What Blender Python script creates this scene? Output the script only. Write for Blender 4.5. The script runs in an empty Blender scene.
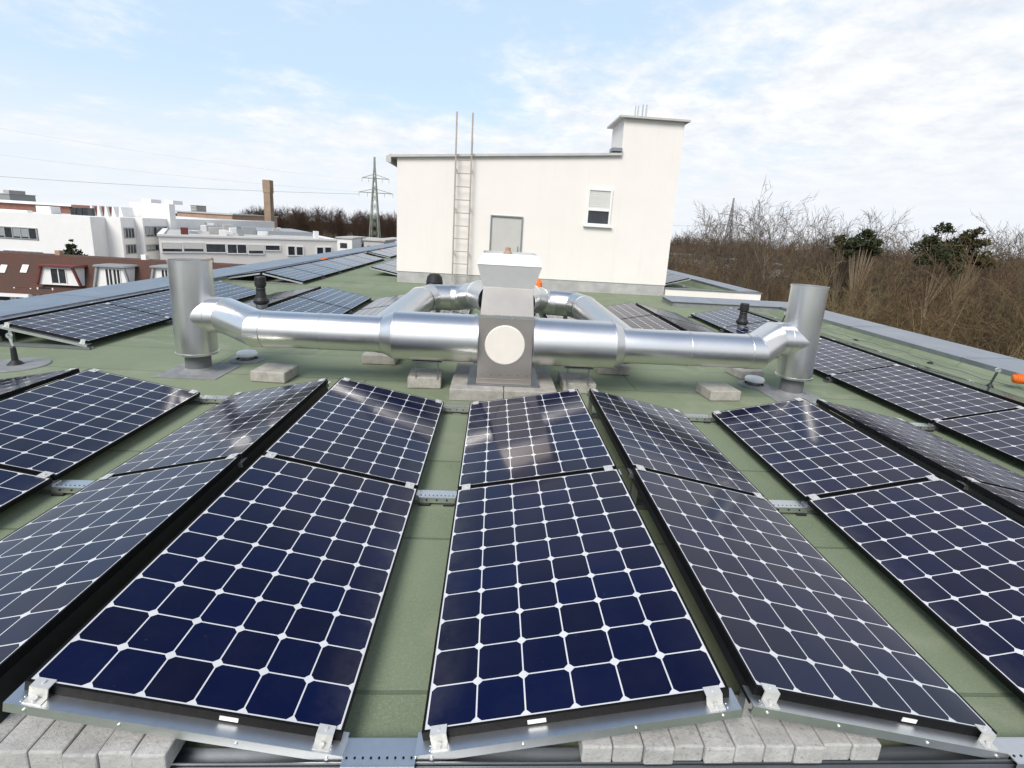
import bpy, bmesh, math, random
import numpy as np
from mathutils import Vector, Matrix

# ------------------------------------------------------------------ camera, sky, sun, exposure
SC = bpy.context.scene
COL = SC.collection
F_PX, PITCH, ROLL, YAW, CAM_H, OFF_X, OFF_Y = 506.306, .223516, .060506, .062651, 1.805754, 8.714, -39.785
fw = Vector((math.sin(YAW)*math.cos(PITCH), math.cos(YAW)*math.cos(PITCH), -math.sin(PITCH)))
rt0 = Vector((math.cos(YAW), -math.sin(YAW), 0)); up0 = rt0.cross(fw)
rt = math.cos(ROLL)*rt0 + math.sin(ROLL)*up0
up = -math.sin(ROLL)*rt0 + math.cos(ROLL)*up0
cam_data = bpy.data.cameras.new('camera')
cam = bpy.data.objects.new('camera', cam_data); COL.objects.link(cam)
m = Matrix.Identity(4)
for i in range(3):
    m[i][0], m[i][1], m[i][2] = rt[i], up[i], -fw[i]
m.translation = (0, 0, CAM_H)
cam.matrix_world = m
cam_data.sensor_width = 36.0
cam_data.lens = F_PX/1024*36
cam_data.shift_x = -OFF_X/1024
cam_data.shift_y = OFF_Y/1024
cam_data.clip_start = .05; cam_data.clip_end = 4000
SC.camera = cam

SUN_EL, SUN_AZ = math.radians(44), math.radians(206)      # azimuth measured clockwise from +Y (view direction)
world = bpy.data.worlds.new('World'); SC.world = world; world.use_nodes = True
wn, wl = world.node_tree.nodes, world.node_tree.links
wn.clear()
def wnode(t, **kw):
    n = wn.new(t)
    for k, v in kw.items(): setattr(n, k, v)
    return n
wo = wnode('ShaderNodeOutputWorld'); bg = wnode('ShaderNodeBackground'); bg.inputs[1].default_value = .12
sky = wnode('ShaderNodeTexSky', sky_type='NISHITA', sun_disc=False)
sky.sun_elevation = SUN_EL; sky.sun_rotation = SUN_AZ; sky.dust_density = 2.0; sky.air_density = 1.0; sky.altitude = 150
tc = wnode('ShaderNodeTexCoord'); sep = wnode('ShaderNodeSeparateXYZ'); wl.new(tc.outputs['Generated'], sep.inputs[0])
def wmath(op, a, b=None, c=None, clamp=False):
    n = wnode('ShaderNodeMath', operation=op); n.use_clamp = clamp
    for i, x in enumerate((a, b, c)):
        if x is None: continue
        if isinstance(x, (int, float)): n.inputs[i].default_value = x
        else: wl.new(x, n.inputs[i])
    return n.outputs[0]
zc = wmath('ADD', wmath('MAXIMUM', sep.outputs[2], 0.0), .18)
cmb = wnode('ShaderNodeCombineXYZ'); wl.new(wmath('DIVIDE', sep.outputs[0], zc), cmb.inputs[0]); wl.new(wmath('DIVIDE', sep.outputs[1], zc), cmb.inputs[1])
cmb.inputs[2].default_value = 3.7
n1 = wnode('ShaderNodeTexNoise'); n1.inputs['Scale'].default_value = 1.25; n1.inputs['Detail'].default_value = 9; n1.inputs['Roughness'].default_value = .58; n1.inputs['Distortion'].default_value = .15
n2 = wnode('ShaderNodeTexNoise'); n2.inputs['Scale'].default_value = 4.6; n2.inputs['Detail'].default_value = 8; n2.inputs['Roughness'].default_value = .65
wl.new(cmb.outputs[0], n1.inputs['Vector']); wl.new(cmb.outputs[0], n2.inputs['Vector'])
# more cloud to the right (+X) and towards the horizon
bias = wmath('ADD', wmath('MULTIPLY', sep.outputs[0], wmath('ADD', .10, wmath('MULTIPLY', sep.outputs[2], .22))), wmath('MULTIPLY', wmath('SUBTRACT', .42, sep.outputs[2]), .30))
cov = wmath('ADD', wmath('ADD', wmath('MULTIPLY', n1.outputs[0], .8), wmath('MULTIPLY', n2.outputs[0], .28)), bias)
mr = wnode('ShaderNodeMapRange'); mr.interpolation_type = 'SMOOTHSTEP'; wl.new(cov, mr.inputs[0]); mr.inputs[1].default_value = .47; mr.inputs[2].default_value = .71
shf = wnode('ShaderNodeMapRange'); wl.new(n2.outputs[0], shf.inputs[0]); shf.inputs[1].default_value = .34; shf.inputs[2].default_value = .62
shade = wnode('ShaderNodeMix', data_type='RGBA'); wl.new(shf.outputs[0], shade.inputs[0])
shade.inputs[6].default_value = (4.75, 5.0, 5.4, 1); shade.inputs[7].default_value = (6.05, 6.1, 6.2, 1)
veil = wnode('ShaderNodeMix', data_type='RGBA'); vz = wnode('ShaderNodeMapRange'); vz.interpolation_type = 'SMOOTHSTEP'; wl.new(sep.outputs[2], vz.inputs[0]); vz.inputs[1].default_value = .42; vz.inputs[2].default_value = .80; vz.inputs[3].default_value = .74; vz.inputs[4].default_value = .12
wl.new(vz.outputs[0], veil.inputs[0])
wl.new(sky.outputs[0], veil.inputs[6]); veil.inputs[7].default_value = (4.1, 5.25, 6.4, 1)
mixc = wnode('ShaderNodeMix', data_type='RGBA'); wl.new(mr.outputs[0], mixc.inputs[0]); wl.new(veil.outputs[2], mixc.inputs[6]); wl.new(shade.outputs[2], mixc.inputs[7])
hz = wnode('ShaderNodeMapRange'); hz.interpolation_type = 'SMOOTHSTEP'; wl.new(sep.outputs[2], hz.inputs[0]); hz.inputs[1].default_value = .02; hz.inputs[2].default_value = .24; hz.inputs[3].default_value = .85; hz.inputs[4].default_value = .0
hmix = wnode('ShaderNodeMix', data_type='RGBA'); wl.new(hz.outputs[0], hmix.inputs[0]); wl.new(mixc.outputs[2], hmix.inputs[6]); hmix.inputs[7].default_value = (5.2, 5.45, 5.8, 1)
wl.new(hmix.outputs[2], bg.inputs[0]); wl.new(bg.outputs[0], wo.inputs[0])

sd = bpy.data.lights.new('sun', 'SUN'); sd.energy = 2.5; sd.angle = math.radians(28); sd.color = (1, .95, .88)
sun = bpy.data.objects.new('sun', sd); COL.objects.link(sun)
sv = Vector((math.sin(SUN_AZ)*math.cos(SUN_EL), math.cos(SUN_AZ)*math.cos(SUN_EL), math.sin(SUN_EL)))
sun.rotation_euler = sv.to_track_quat('Z', 'Y').to_euler(); sun.location = (0, -30, 40)

vs = SC.view_settings
vs.view_transform = 'Standard'; vs.look = 'None'; vs.gamma = 1; vs.exposure = 0.52; vs.use_curve_mapping = False

# pixel of the photograph -> point in the place, at a chosen depth / height / side
PX, PY = 512+OFF_X, 384+OFF_Y
def ray(x, y): return fw + (x-PX)/F_PX*rt - (y-PY)/F_PX*up
def aty(x, y, Y): d = ray(x, y); return d*(Y/d.y) + Vector((0, 0, CAM_H))
def atx(x, y, X): d = ray(x, y); return d*(X/d.x) + Vector((0, 0, CAM_H))
def atz(x, y, z): d = ray(x, y); return d*((z-CAM_H)/d.z) + Vector((0, 0, CAM_H))

GROUND = -12.0
R = random.Random(7)

# ------------------------------------------------------------------ materials
class Mat:
    def __init__(s, name):
        s.m = bpy.data.materials.new(name); s.m.use_nodes = True
        s.n, s.l = s.m.node_tree.nodes, s.m.node_tree.links
        s.b = s.n['Principled BSDF']
    def node(s, t, **kw):
        n = s.n.new(t)
        for k, v in kw.items(): setattr(n, k, v)
        return n
    def put(s, inp, x):
        if hasattr(x, 'links') or isinstance(x, bpy.types.NodeSocket): s.l.new(x, inp)
        else: inp.default_value = x
    def math(s, op, *a, clamp=False):
        n = s.node('ShaderNodeMath', operation=op); n.use_clamp = clamp
        for i, x in enumerate(a): s.put(n.inputs[i], x)
        return n.outputs[0]
    def coord(s, which='Object'):
        return s.node('ShaderNodeTexCoord').outputs[which]
    def noise(s, scale, detail=4, rough=.55, vec=None, out=0):
        n = s.node('ShaderNodeTexNoise'); n.inputs['Scale'].default_value = scale; n.inputs['Detail'].default_value = detail; n.inputs['Roughness'].default_value = rough
        s.l.new(vec if vec is not None else s.coord(), n.inputs['Vector']); return n.outputs[out]
    def ramp(s, x, a, b):
        n = s.node('ShaderNodeMapRange'); s.put(n.inputs[0], x); n.inputs[1].default_value = a; n.inputs[2].default_value = b; return n.outputs[0]
    def mix(s, f, a, b):
        n = s.node('ShaderNodeMix', data_type='RGBA'); s.put(n.inputs[0], f)
        for i, x in ((6, a), (7, b)):
            s.put(n.inputs[i], (*x, 1) if isinstance(x, tuple) and len(x) == 3 else x)
        return n.outputs[2]
    def bump(s, h, strength=.3, dist=.01):
        n = s.node('ShaderNodeBump'); n.inputs['Strength'].default_value = strength; n.inputs['Distance'].default_value = dist
        s.l.new(h, n.inputs['Height']); s.l.new(n.outputs[0], s.b.inputs['Normal'])
    def set(s, **kw):
        for k, v in kw.items():
            k = k.replace('_', ' ')
            if k == 'Base Color' and isinstance(v, tuple) and len(v) == 3: v = (*v, 1)
            s.put(s.b.inputs[k], v)
        return s

def plain(name, c, rough=.6, metal=0.0, var=.25, scale=6, c2=None, bump=0, bscale=60, bdist=.004):
    M = Mat(name)
    c2 = c2 or tuple(x*(1-var) for x in c)
    n = M.noise(scale, 6, .6)
    M.set(Base_Color=M.mix(M.ramp(n, .3, .7), c2, c), Roughness=M.math('ADD', M.math('MULTIPLY', M.noise(scale*2.3, 4), .2), rough-.1), Metallic=metal)
    if bump: M.bump(M.noise(bscale, 5, .65), bump, bdist)
    return M.m

def make_felt():
    M = Mat('green mineral roofing felt')
    geo = M.coord()
    big = M.noise(.55, 6, .6, geo); mid = M.noise(3.5, 6, .62, geo); fine = M.noise(260, 3, .7, geo); grit = M.noise(75, 5, .75, geo)
    c = M.mix(M.ramp(big, .32, .68), (.162, .204, .130), (.226, .268, .182))
    c = M.mix(M.math('MULTIPLY', M.ramp(mid, .45, .78), .55), c, (.225, .260, .165))
    c = M.mix(M.math('MULTIPLY', M.ramp(fine, .38, .62), .42), c, (.07, .09, .05))
    c = M.mix(M.math('MULTIPLY', M.ramp(grit, .52, .68), .65), c, (.29, .33, .225))
    c = M.mix(M.math('MULTIPLY', M.ramp(M.noise(62, 5, .75, geo), .54, .70), .55), c, (.095, .115, .070))
    # dirt: dark damp blotches
    c = M.mix(M.math('MULTIPLY', M.ramp(M.noise(1.3, 7, .68, geo), .58, .74), .45), c, (.085, .095, .060))
    pud = M.noise(.9, 3, .5, geo); ring = M.math('SUBTRACT', 1.0, M.math('MULTIPLY', M.math('ABSOLUTE', M.math('SUBTRACT', pud, .58)), 26.0), clamp=True)
    c = M.mix(M.math('MULTIPLY', ring, .28), c, (.30, .30, .235))
    c = M.mix(M.math('MULTIPLY', M.ramp(pud, .58, .70), .30), c, (.105, .130, .080))
    br = M.node('ShaderNodeTexBrick'); br.offset = .37; br.squash = 1.0
    mp = M.node('ShaderNodeMapping'); M.l.new(geo, mp.inputs[0]); mp.inputs['Location'].default_value = (1.4, .36, 0)
    wob = M.node('ShaderNodeMix', data_type='VECTOR'); wob.inputs[0].default_value = .012
    M.l.new(mp.outputs[0], wob.inputs[4]); M.l.new(M.noise(2.5, 3, .5, geo, 1), wob.inputs[5])
    M.l.new(wob.outputs[1], br.inputs['Vector'])
    br.inputs['Scale'].default_value = 1; br.inputs['Mortar Size'].default_value = .011; br.inputs['Mortar Smooth'].default_value = .25
    br.inputs['Brick Width'].default_value = 5.0; br.inputs['Row Height'].default_value = 1.0
    br.inputs['Color1'].default_value = (0, 0, 0, 1); br.inputs['Color2'].default_value = (1, 1, 1, 1); br.inputs['Mortar'].default_value = (.5, .5, .5, 1)
    tint = M.node('ShaderNodeRGBToBW'); M.l.new(br.outputs['Color'], tint.inputs[0])
    c = M.mix(M.math('MULTIPLY', tint.outputs[0], .34), c, (.235, .265, .18))
    c = M.mix(M.math('MULTIPLY', br.outputs['Fac'], .50), c, (.058, .070, .046))
    M.set(Base_Color=c, Roughness=.92, Specular_IOR_Level=.25)
    h = M.math('ADD', M.math('MULTIPLY', fine, .6), M.math('MULTIPLY', br.outputs['Fac'], -1.0))
    M.bump(h, .5, .004)
    return M.m

def make_cells(name, warm=0.0):
    """Monocrystalline module: 6 x 10 rounded square cells on a white backsheet, under glass."""
    M = Mat(name)
    uv = M.node('ShaderNodeUVMap').outputs[0]
    s = M.node('ShaderNodeSeparateXYZ'); M.l.new(uv, s.inputs[0]); u, v = s.outputs[0], s.outputs[1]
    a = M.math('ABSOLUTE', M.math('SUBTRACT', M.math('FRACT', u), .5)); b = M.math('ABSOLUTE', M.math('SUBTRACT', M.math('FRACT', v), .5))
    w = .484
    k = M.math('MULTIPLY', M.math('LESS_THAN', a, w), M.math('LESS_THAN', b, w))
    k = M.math('MULTIPLY', k, M.math('LESS_THAN', M.math('ADD', a, b), .872))
    for x, top in ((u, 6.0), (v, 10.0)):
        k = M.math('MULTIPLY', k, M.math('MULTIPLY', M.math('GREATER_THAN', x, 0.0), M.math('LESS_THAN', x, top)))
    fl = M.node('ShaderNodeCombineXYZ'); M.l.new(M.math('FLOOR', u), fl.inputs[0]); M.l.new(M.math('FLOOR', v), fl.inputs[1])
    rnd = M.node('ShaderNodeObjectInfo').outputs['Random']; M.l.new(M.math('MULTIPLY', rnd, 97.0), fl.inputs[2])
    wn_ = M.node('ShaderNodeTexWhiteNoise', noise_dimensions='3D'); M.l.new(fl.outputs[0], wn_.inputs['Vector'])
    cell = M.mix(wn_.outputs[0], (.0010, .0034, .0300), (.0026, .0028, .0160))
    cell = M.mix(M.math('MULTIPLY', M.math('POWER', M.noise(.8, 3, .5), 2.0), .6), cell, (.0014, .0050, .040))
    sheet = M.mix(M.ramp(M.noise(7, 5), .3, .7), (.54, .55, .57), (.64, .64, .64))
    col = M.mix(k, sheet, cell)
    dust = M.noise(3.2, 9, .72); spots = M.noise(38, 3, .6)
    d = M.math('ADD', M.math('MULTIPLY', M.ramp(dust, .45, .8), .012), M.math('MULTIPLY', M.ramp(spots, .70, .77), .04))
    col = M.mix(d, col, (.42, .41, .38))
    low = M.math('MULTIPLY', M.math('MULTIPLY', M.ramp(u, 5.2, 6.1), M.ramp(M.noise(5, 7, .7), .35, .75)), .10)
    col = M.mix(low, col, (.40, .38, .34))
    vr = M.node('ShaderNodeTexVoronoi'); vr.inputs['Scale'].default_value = 3.1; M.l.new(M.coord(), vr.inputs['Vector'])
    drop = M.math('MULTIPLY', M.math('LESS_THAN', M.math('ADD', vr.outputs['Distance'], M.math('MULTIPLY', M.noise(60, 3, .6), .05)), .062), M.math('GREATER_THAN', M.noise(1.1, 2, .5), .60))
    col = M.mix(M.math('MULTIPLY', drop, .55), col, (.55, .54, .50))
    M.set(Base_Color=col, Roughness=.45, Specular_IOR_Level=.0, Coat_Weight=1.0, Coat_IOR=1.31)
    M.set(Coat_Roughness=M.math('ADD', .085, M.math('MULTIPLY', M.ramp(dust, .4, .8), .06)))
    return M.m

def make_galv(name, c=(.70, .72, .73), rough=.27, spangle=26, var=.10, wave=0.0):
    M = Mat(name)
    co = M.coord()
    vo = M.node('ShaderNodeTexVoronoi'); vo.inputs['Scale'].default_value = spangle; M.l.new(co, vo.inputs['Vector'])
    bw = M.node('ShaderNodeRGBToBW'); M.l.new(vo.outputs['Color'], bw.inputs[0])
    st = M.noise(2.6, 7, .66, co)
    colr = M.mix(M.math('ADD', M.math('MULTIPLY', bw.outputs[0], .5), M.math('MULTIPLY', M.ramp(st, .35, .7), .5)), tuple(x*(1-var*2) for x in c), c)
    M.set(Base_Color=colr, Metallic=1.0)
    M.set(Roughness=M.math('ADD', M.math('ADD', rough-.06, M.math('MULTIPLY', bw.outputs[0], .012)), M.math('MULTIPLY', M.ramp(M.noise(1.6, 3, .5, co), .35, .75), .08)))
    M.bump(M.noise(2.2, 1, .3, co), .06 if not wave else wave, .02)
    return M.m

def make_stucco(name, c, stain=.25):
    M = Mat(name); co = M.coord()
    n = M.noise(.8, 7, .65, co)
    mp = M.node('ShaderNodeMapping'); M.l.new(co, mp.inputs[0]); mp.inputs['Scale'].default_value = (5, 5, .35)
    streak = M.noise(1, 6, .7, mp.outputs[0])
    col = M.mix(M.ramp(n, .3, .72), tuple(x*.95 for x in c), c)
    col = M.mix(M.math('MULTIPLY', M.ramp(streak, .54, .78), stain), col, tuple(x*.72 for x in c))
    M.set(Base_Color=col, Roughness=.92, Specular_IOR_Level=.2)
    M.bump(M.noise(55, 5, .7, co), .35, .008)
    return M.m

def make_concrete(name, c=(.36, .35, .32), dark=(.20, .20, .185)):
    M = Mat(name); co = M.coord()
    rnd = M.node('ShaderNodeObjectInfo').outputs['Random']
    vec = M.node('ShaderNodeVectorMath', operation='ADD'); M.l.new(co, vec.inputs[0])
    cx = M.node('ShaderNodeCombineXYZ'); M.l.new(M.math('MULTIPLY', rnd, 50.0), cx.inputs[0]); M.l.new(cx.outputs[0], vec.inputs[1]); v = vec.outputs[0]
    col = M.mix(M.ramp(M.noise(9, 8, .68, v), .32, .7), dark, c)
    col = M.mix(M.math('MULTIPLY', M.ramp(M.noise(70, 3, .7, v), .55, .7), .6), col, tuple(x*.5 for x in dark))
    col = M.mix(M.math('MULTIPLY', M.ramp(M.noise(45, 3, .7, v), .62, .72), .55), col, (.52, .51, .48))
    col = M.mix(M.math('MULTIPLY', rnd, .3), col, tuple(x*.72 for x in c))
    M.set(Base_Color=col, Roughness=.93, Specular_IOR_Level=.2)
    M.bump(M.noise(85, 5, .75, v), .7, .006)
    return M.m

def make_tiles():
    M = Mat('brown roof tiles'); co = M.coord()
    br = M.node('ShaderNodeTexBrick'); M.l.new(co, br.inputs['Vector']); br.inputs['Scale'].default_value = 1
    br.inputs['Brick Width'].default_value = .25; br.inputs['Row Height'].default_value = .2; br.inputs['Mortar Size'].default_value = .03
    br.inputs['Color1'].default_value = (.082, .032, .020, 1); br.inputs['Color2'].default_value = (.105, .040, .023, 1); br.inputs['Mortar'].default_value = (.055, .024, .016, 1)
    mp = M.node('ShaderNodeMapping'); M.l.new(co, mp.inputs[0]); mp.inputs['Rotation'].default_value = (math.radians(90), 0, 0); M.l.new(mp.outputs[0], br.inputs['Vector'])
    col = M.mix(M.ramp(M.noise(.5, 7, .65, co), .35, .7), br.outputs['Color'], (.062, .032, .023))
    M.set(Base_Color=col, Roughness=.85)
    return M.m

def make_litter():
    M = Mat('leaf litter ground'); co = M.coord()
    col = M.mix(M.ramp(M.noise(.16, 8, .65, co), .3, .7), (.040, .030, .018), (.085, .062, .034))
    col = M.mix(M.math('MULTIPLY', M.ramp(M.noise(2.2, 7, .7, co), .45, .7), .6), col, (.055, .050, .020))
    M.set(Base_Color=col, Roughness=.95, Specular_IOR_Level=.1)
    M.bump(M.noise(3, 7, .7, co), .8, .2)
    return M.m

def make_bark(name, c, c2):
    M = Mat(name)
    rnd = M.node('ShaderNodeObjectInfo').outputs['Random']
    n = M.noise(.35, 5, .6)
    M.set(Base_Color=M.mix(M.math('ADD', M.math('MULTIPLY', rnd, .5), M.math('MULTIPLY', M.ramp(n, .3, .7), .5)), c, c2), Roughness=.9, Specular_IOR_Level=.1)
    return M.m

m_felt = make_felt()
m_cell = make_cells('solar cells under glass')
m_black = plain('black anodised aluminium', (.008, .008, .009), .5, 0, .3, 20); m_black.node_tree.nodes['Principled BSDF'].inputs['Specular IOR Level'].default_value = .08
m_alu = make_galv('mill finish aluminium', (.80, .81, .81), .33, 60, .05)
m_clamp = plain('pale cast clamp', (.62, .62, .60), .45, .35, .12, 30)
m_galvrail = make_galv('galvanised rail', (.74, .75, .75), .42, 34, .06)
m_duct = make_galv('galvanised duct', (.78, .775, .765), .34, 40, .02, .04)
m_duct2 = make_galv('galvanised duct aged', (.71, .71, .70), .38, 40, .03, .05)
m_steel = make_galv('stainless sheet', (.56, .515, .475), .34, 8, .05, .04); m_steel.node_tree.nodes['Principled BSDF'].inputs['Metallic'].default_value = .85
m_hood = plain('pale grey painted sheet', (.66, .665, .655), .45, .1, .1, 5)
m_cream = plain('cream plastic cover', (.72, .68, .62), .55, 0, .06, 9)
m_zinc = make_galv('zinc coping', (.43, .46, .50), .46, 5, .12)
m_edge = plain('pale metal roof edge', (.52, .51, .49), .55, .15, .2, 3)
m_zincdark = make_galv('weathered zinc flashing', (.36, .38, .40), .5, 5, .15)
m_stucco = make_stucco('cream render', (.75, .718, .682), .22)
m_stucco_wall = make_stucco('white render', (.74, .74, .73), .22)
m_shade = make_stucco('white render in shade', (.60, .63, .69), .2)  # white render with shade put into its colour, not assigned to any part
m_plinthw = plain('grey plinth render', (.44, .44, .43), .9, 0, .3, 3, bump=.3)
m_conc = make_concrete('concrete block', (.46, .44, .40), (.27, .26, .235))
m_slab = make_concrete('concrete slab', (.44, .42, .385), (.24, .23, .21))
m_paver = make_concrete('concrete paver', (.52, .515, .50), (.30, .30, .29))
m_grey = plain('grey pvc pipe', (.14, .145, .15), .55, 0, .2, 10)
m_lead = plain('grey felt flashing', (.24, .25, .255), .8, 0, .3, 8, bump=.3)
m_rubber = plain('black rubber', (.014, .014, .015), .55, 0, .3, 20)
m_white = plain('white plastic', (.78, .78, .77), .4, 0, .06, 12)
m_orange = plain('orange plastic', (.80, .17, .02), .42, 0, .15, 15)
m_rust = plain('painted ladder steel', (.30, .24, .20), .6, .2, .4, 9, (.40, .37, .34))
m_door = plain('grey door paint', (.48, .475, .45), .5, 0, .1, 2)
m_glassdk = plain('dark window glass', (.020, .024, .030), .08, 0, .5, 1.5, (.05, .055, .06))
m_blind = plain('roller blind', (.60, .60, .57), .7, 0, .08, 8)
m_frame = plain('white window frame', (.76, .76, .75), .4, 0, .04, 8)
m_tiles = make_tiles()
m_redmetal = plain('red brown metal trim', (.16, .036, .028), .5, 0, .3, 3)
m_greymetal = plain('grey metal cladding', (.36, .38, .39), .45, .3, .2, 3)
m_brownroof = plain('red brown cladding', (.22, .10, .072), .8, 0, .3, 1.2)
m_flatgrey = plain('grey gravel roof', (.50, .49, .47), .95, 0, .3, .4)
m_tan = plain('tan brick', (.42, .28, .20), .9, 0, .25, .6)
m_chim = plain('chimney brick', (.30, .22, .15), .9, 0, .3, .8)
m_pylon = plain('green grey lattice steel', (.22, .25, .20), .6, .3, .2, 2)
m_wire = plain('dark wire', (.22, .22, .23), .6)
m_litter = make_litter()
m_asphalt = plain('asphalt', (.055, .055, .056), .9, 0, .3, 1.5)
m_tw_brown = make_bark('brown twigs', (.105, .072, .045), (.190, .130, .075))
m_tw_umber = make_bark('umber twigs', (.115, .092, .052), (.205, .165, .090))
m_tw_dusk = make_bark('dark grey twigs', (.075, .056, .042), (.150, .112, .076))
m_tw_olive = make_bark('olive yellow twigs', (.100, .078, .040), (.175, .135, .062))
m_tw_grey = make_bark('grey brown twigs', (.085, .064, .048), (.135, .105, .078))
m_tw_dark = make_bark('dark brown far twigs', (.055, .036, .027), (.085, .055, .038))
m_bark = make_bark('bark', (.15, .115, .080), (.28, .225, .155))
m_bark_ol = make_bark('lichened bark', (.22, .175, .075), (.34, .28, .13))
m_leaf = make_bark('dark pine needles', (.026, .034, .017), (.050, .058, .028))
m_leaf2 = make_bark('olive pine needles', (.046, .044, .020), (.078, .070, .032))

# ------------------------------------------------------------------ mesh helpers
class MB:
    def __init__(s): s.v, s.f, s.sm, s.mi, s.uv = [], [], [], [], None
    def add(s, vs, fs, smooth=False, mi=0):
        o = len(s.v); s.v += [tuple(x) for x in vs]
        for f in fs: s.f.append(tuple(o+i for i in f)); s.sm.append(smooth); s.mi.append(mi)
    def hexa(s, p, mi=0):      # p: 8 corners, bottom ring then top ring
        s.add(p, [(0, 3, 2, 1), (4, 5, 6, 7), (0, 1, 5, 4), (1, 2, 6, 5), (2, 3, 7, 6), (3, 0, 4, 7)], False, mi)
    def box(s, x0, x1, y0, y1, z0, z1, mi=0):
        s.hexa([(x0, y0, z0), (x1, y0, z0), (x1, y1, z0), (x0, y1, z0), (x0, y0, z1), (x1, y0, z1), (x1, y1, z1), (x0, y1, z1)], mi)
    def bar(s, a, b, w, h=None, mi=0, upv=(0, 0, 1)):
        a, b = Vector(a), Vector(b); h = h or w
        d = (b-a).normalized(); u = Vector(upv)
        if abs(d.dot(u)) > .95: u = Vector((0, 1, 0))
        sx = d.cross(u).normalized(); sz = sx.cross(d)
        q = [(-w/2, -h/2), (w/2, -h/2), (w/2, h/2), (-w/2, h/2)]
        s.add([a+sx*x+sz*z for x, z in q]+[b+sx*x+sz*z for x, z in q], [(0, 1, 2, 3), (7, 6, 5, 4)]+[(i, (i+1) % 4+0, (i+1) % 4+4, i+4)[::-1] for i in range(4)], False, mi)
    def ring(s, c, d, r, n, e1=None):
        d = Vector(d).normalized(); u = Vector((0, 0, 1)) if abs(d.z) < .95 else Vector((1, 0, 0))
        a = d.cross(u).normalized() if e1 is None else e1; b = a.cross(d)
        return [Vector(c)+r*(math.cos(t)*a+math.sin(t)*b) for t in (2*math.pi*i/n for i in range(n))]
    def tube(s, p0, p1, r0, r1=None, n=16, caps=True, mi=0):
        r1 = r0 if r1 is None else r1; p0, p1 = Vector(p0), Vector(p1); d = p1-p0
        A, B = s.ring(p0, d, r0, n), s.ring(p1, d, r1, n)
        s.add(A+B, [(i, (i+1) % n, (i+1) % n+n, i+n) for i in range(n)], True, mi)
        if caps:
            s.add(A, [tuple(range(n))[::-1]], False, mi); s.add(B, [tuple(range(n))], False, mi)
    def sweep(s, pts, r, n=32, mi=0, d0=None, d1=None):
        """mitred round duct through pts; every straight piece has its own rings, so the joints stay crisp"""
        pts = [Vector(p) for p in pts]; dirs = [(pts[i+1]-pts[i]).normalized() for i in range(len(pts)-1)]
        def cut(i, d, base):                    # project the ring round direction d on to the mitre plane at joint i
            if i == 0: nrm = Vector(d0).normalized() if d0 else dirs[0]
            elif i == len(pts)-1: nrm = Vector(d1).normalized() if d1 else dirs[-1]
            else: nrm = (dirs[i-1]+dirs[i]).normalized()
            return [q + d*((pts[i]-q).dot(nrm)/d.dot(nrm)) for q in base]
        for k, d in enumerate(dirs):
            base = s.ring(pts[k], d, r, n)
            A, B = cut(k, d, base), cut(k+1, d, base)
            s.add(A+B, [(i, (i+1) % n, (i+1) % n+n, i+n) for i in range(n)], True, mi)
    def collar(s, c, d, r, w=.012, t=.006, n=32, mi=0):
        c, d = Vector(c), Vector(d).normalized()
        s.lathe(c, d, [(r-.004, -w/2), (r+t, -w/2), (r+t, w/2), (r-.004, w/2)], n, mi, closed=True)
    def lathe(s, c, d, prof, n=32, mi=0, closed=False, sharp=True):
        c, d = Vector(c), Vector(d).normalized()
        for (ra, za), (rb, zb) in list(zip(prof, prof[1:]))+([(prof[-1], prof[0])] if closed else []):
            A = s.ring(c+d*za, d, max(ra, 1e-4), n); B = s.ring(c+d*zb, d, max(rb, 1e-4), n)
            s.add(A+B, [(i, (i+1) % n, (i+1) % n+n, i+n) for i in range(n)], True, mi)
    def poly(s, pts, ext, mi=0):
        """polygon pts (list of 3d) extruded by vector ext"""
        n = len(pts); P = [Vector(p) for p in pts]; Q = [p+Vector(ext) for p in P]
        s.add(P+Q, [tuple(range(n))[::-1], tuple(range(n, 2*n))]+[(i, (i+1) % n, (i+1) % n+n, i+n) for i in range(n)], False, mi)

def wloc(o):
    v = Vector((0, 0, 0))
    while o is not None: v += o.location; o = o.parent
    return v
def obj(name, mb, mats, parent=None, bevel=0, loc=None, recalc=True):
    """link one mesh object; mb is in world coordinates"""
    if not isinstance(mats, (list, tuple)): mats = [mats]
    base = wloc(parent) if parent is not None else Vector((0, 0, 0))
    l = Vector(loc) if loc is not None else None
    org = base if l is None else l
    me = bpy.data.meshes.new(name)
    me.from_pydata([tuple(Vector(v)-org) for v in mb.v], [], mb.f)
    for k in mats: me.materials.append(k)
    me.polygons.foreach_set('use_smooth', mb.sm); me.polygons.foreach_set('material_index', mb.mi)
    if mb.uv is not None:
        L = me.uv_layers.new(name='UVMap')
        for lp in me.loops: L.data[lp.index].uv = mb.uv[lp.vertex_index]
    if recalc:
        bm = bmesh.new(); bm.from_mesh(me); bmesh.ops.recalc_face_normals(bm, faces=bm.faces); bm.to_mesh(me); bm.free()
    o = bpy.data.objects.new(name, me); COL.objects.link(o)
    if parent is not None: o.parent = parent
    if l is not None: o.location = l-base
    if bevel:
        b = o.modifiers.new('bevel', 'BEVEL'); b.width = bevel; b.segments = 2; b.limit_method = 'ANGLE'; b.angle_limit = math.radians(50)
    return o
def tag(o, label, cat, group=None):
    o['label'] = label; o['category'] = cat
    if group: o['group'] = group
    return o
def thing(name, label, cat, loc=(0, 0, 0), group=None):
    o = bpy.data.objects.new(name, None); COL.objects.link(o); o.location = loc; o.empty_display_size = .2
    return tag(o, label, cat, group)
def kind(o, k): o['kind'] = k; return o
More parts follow.
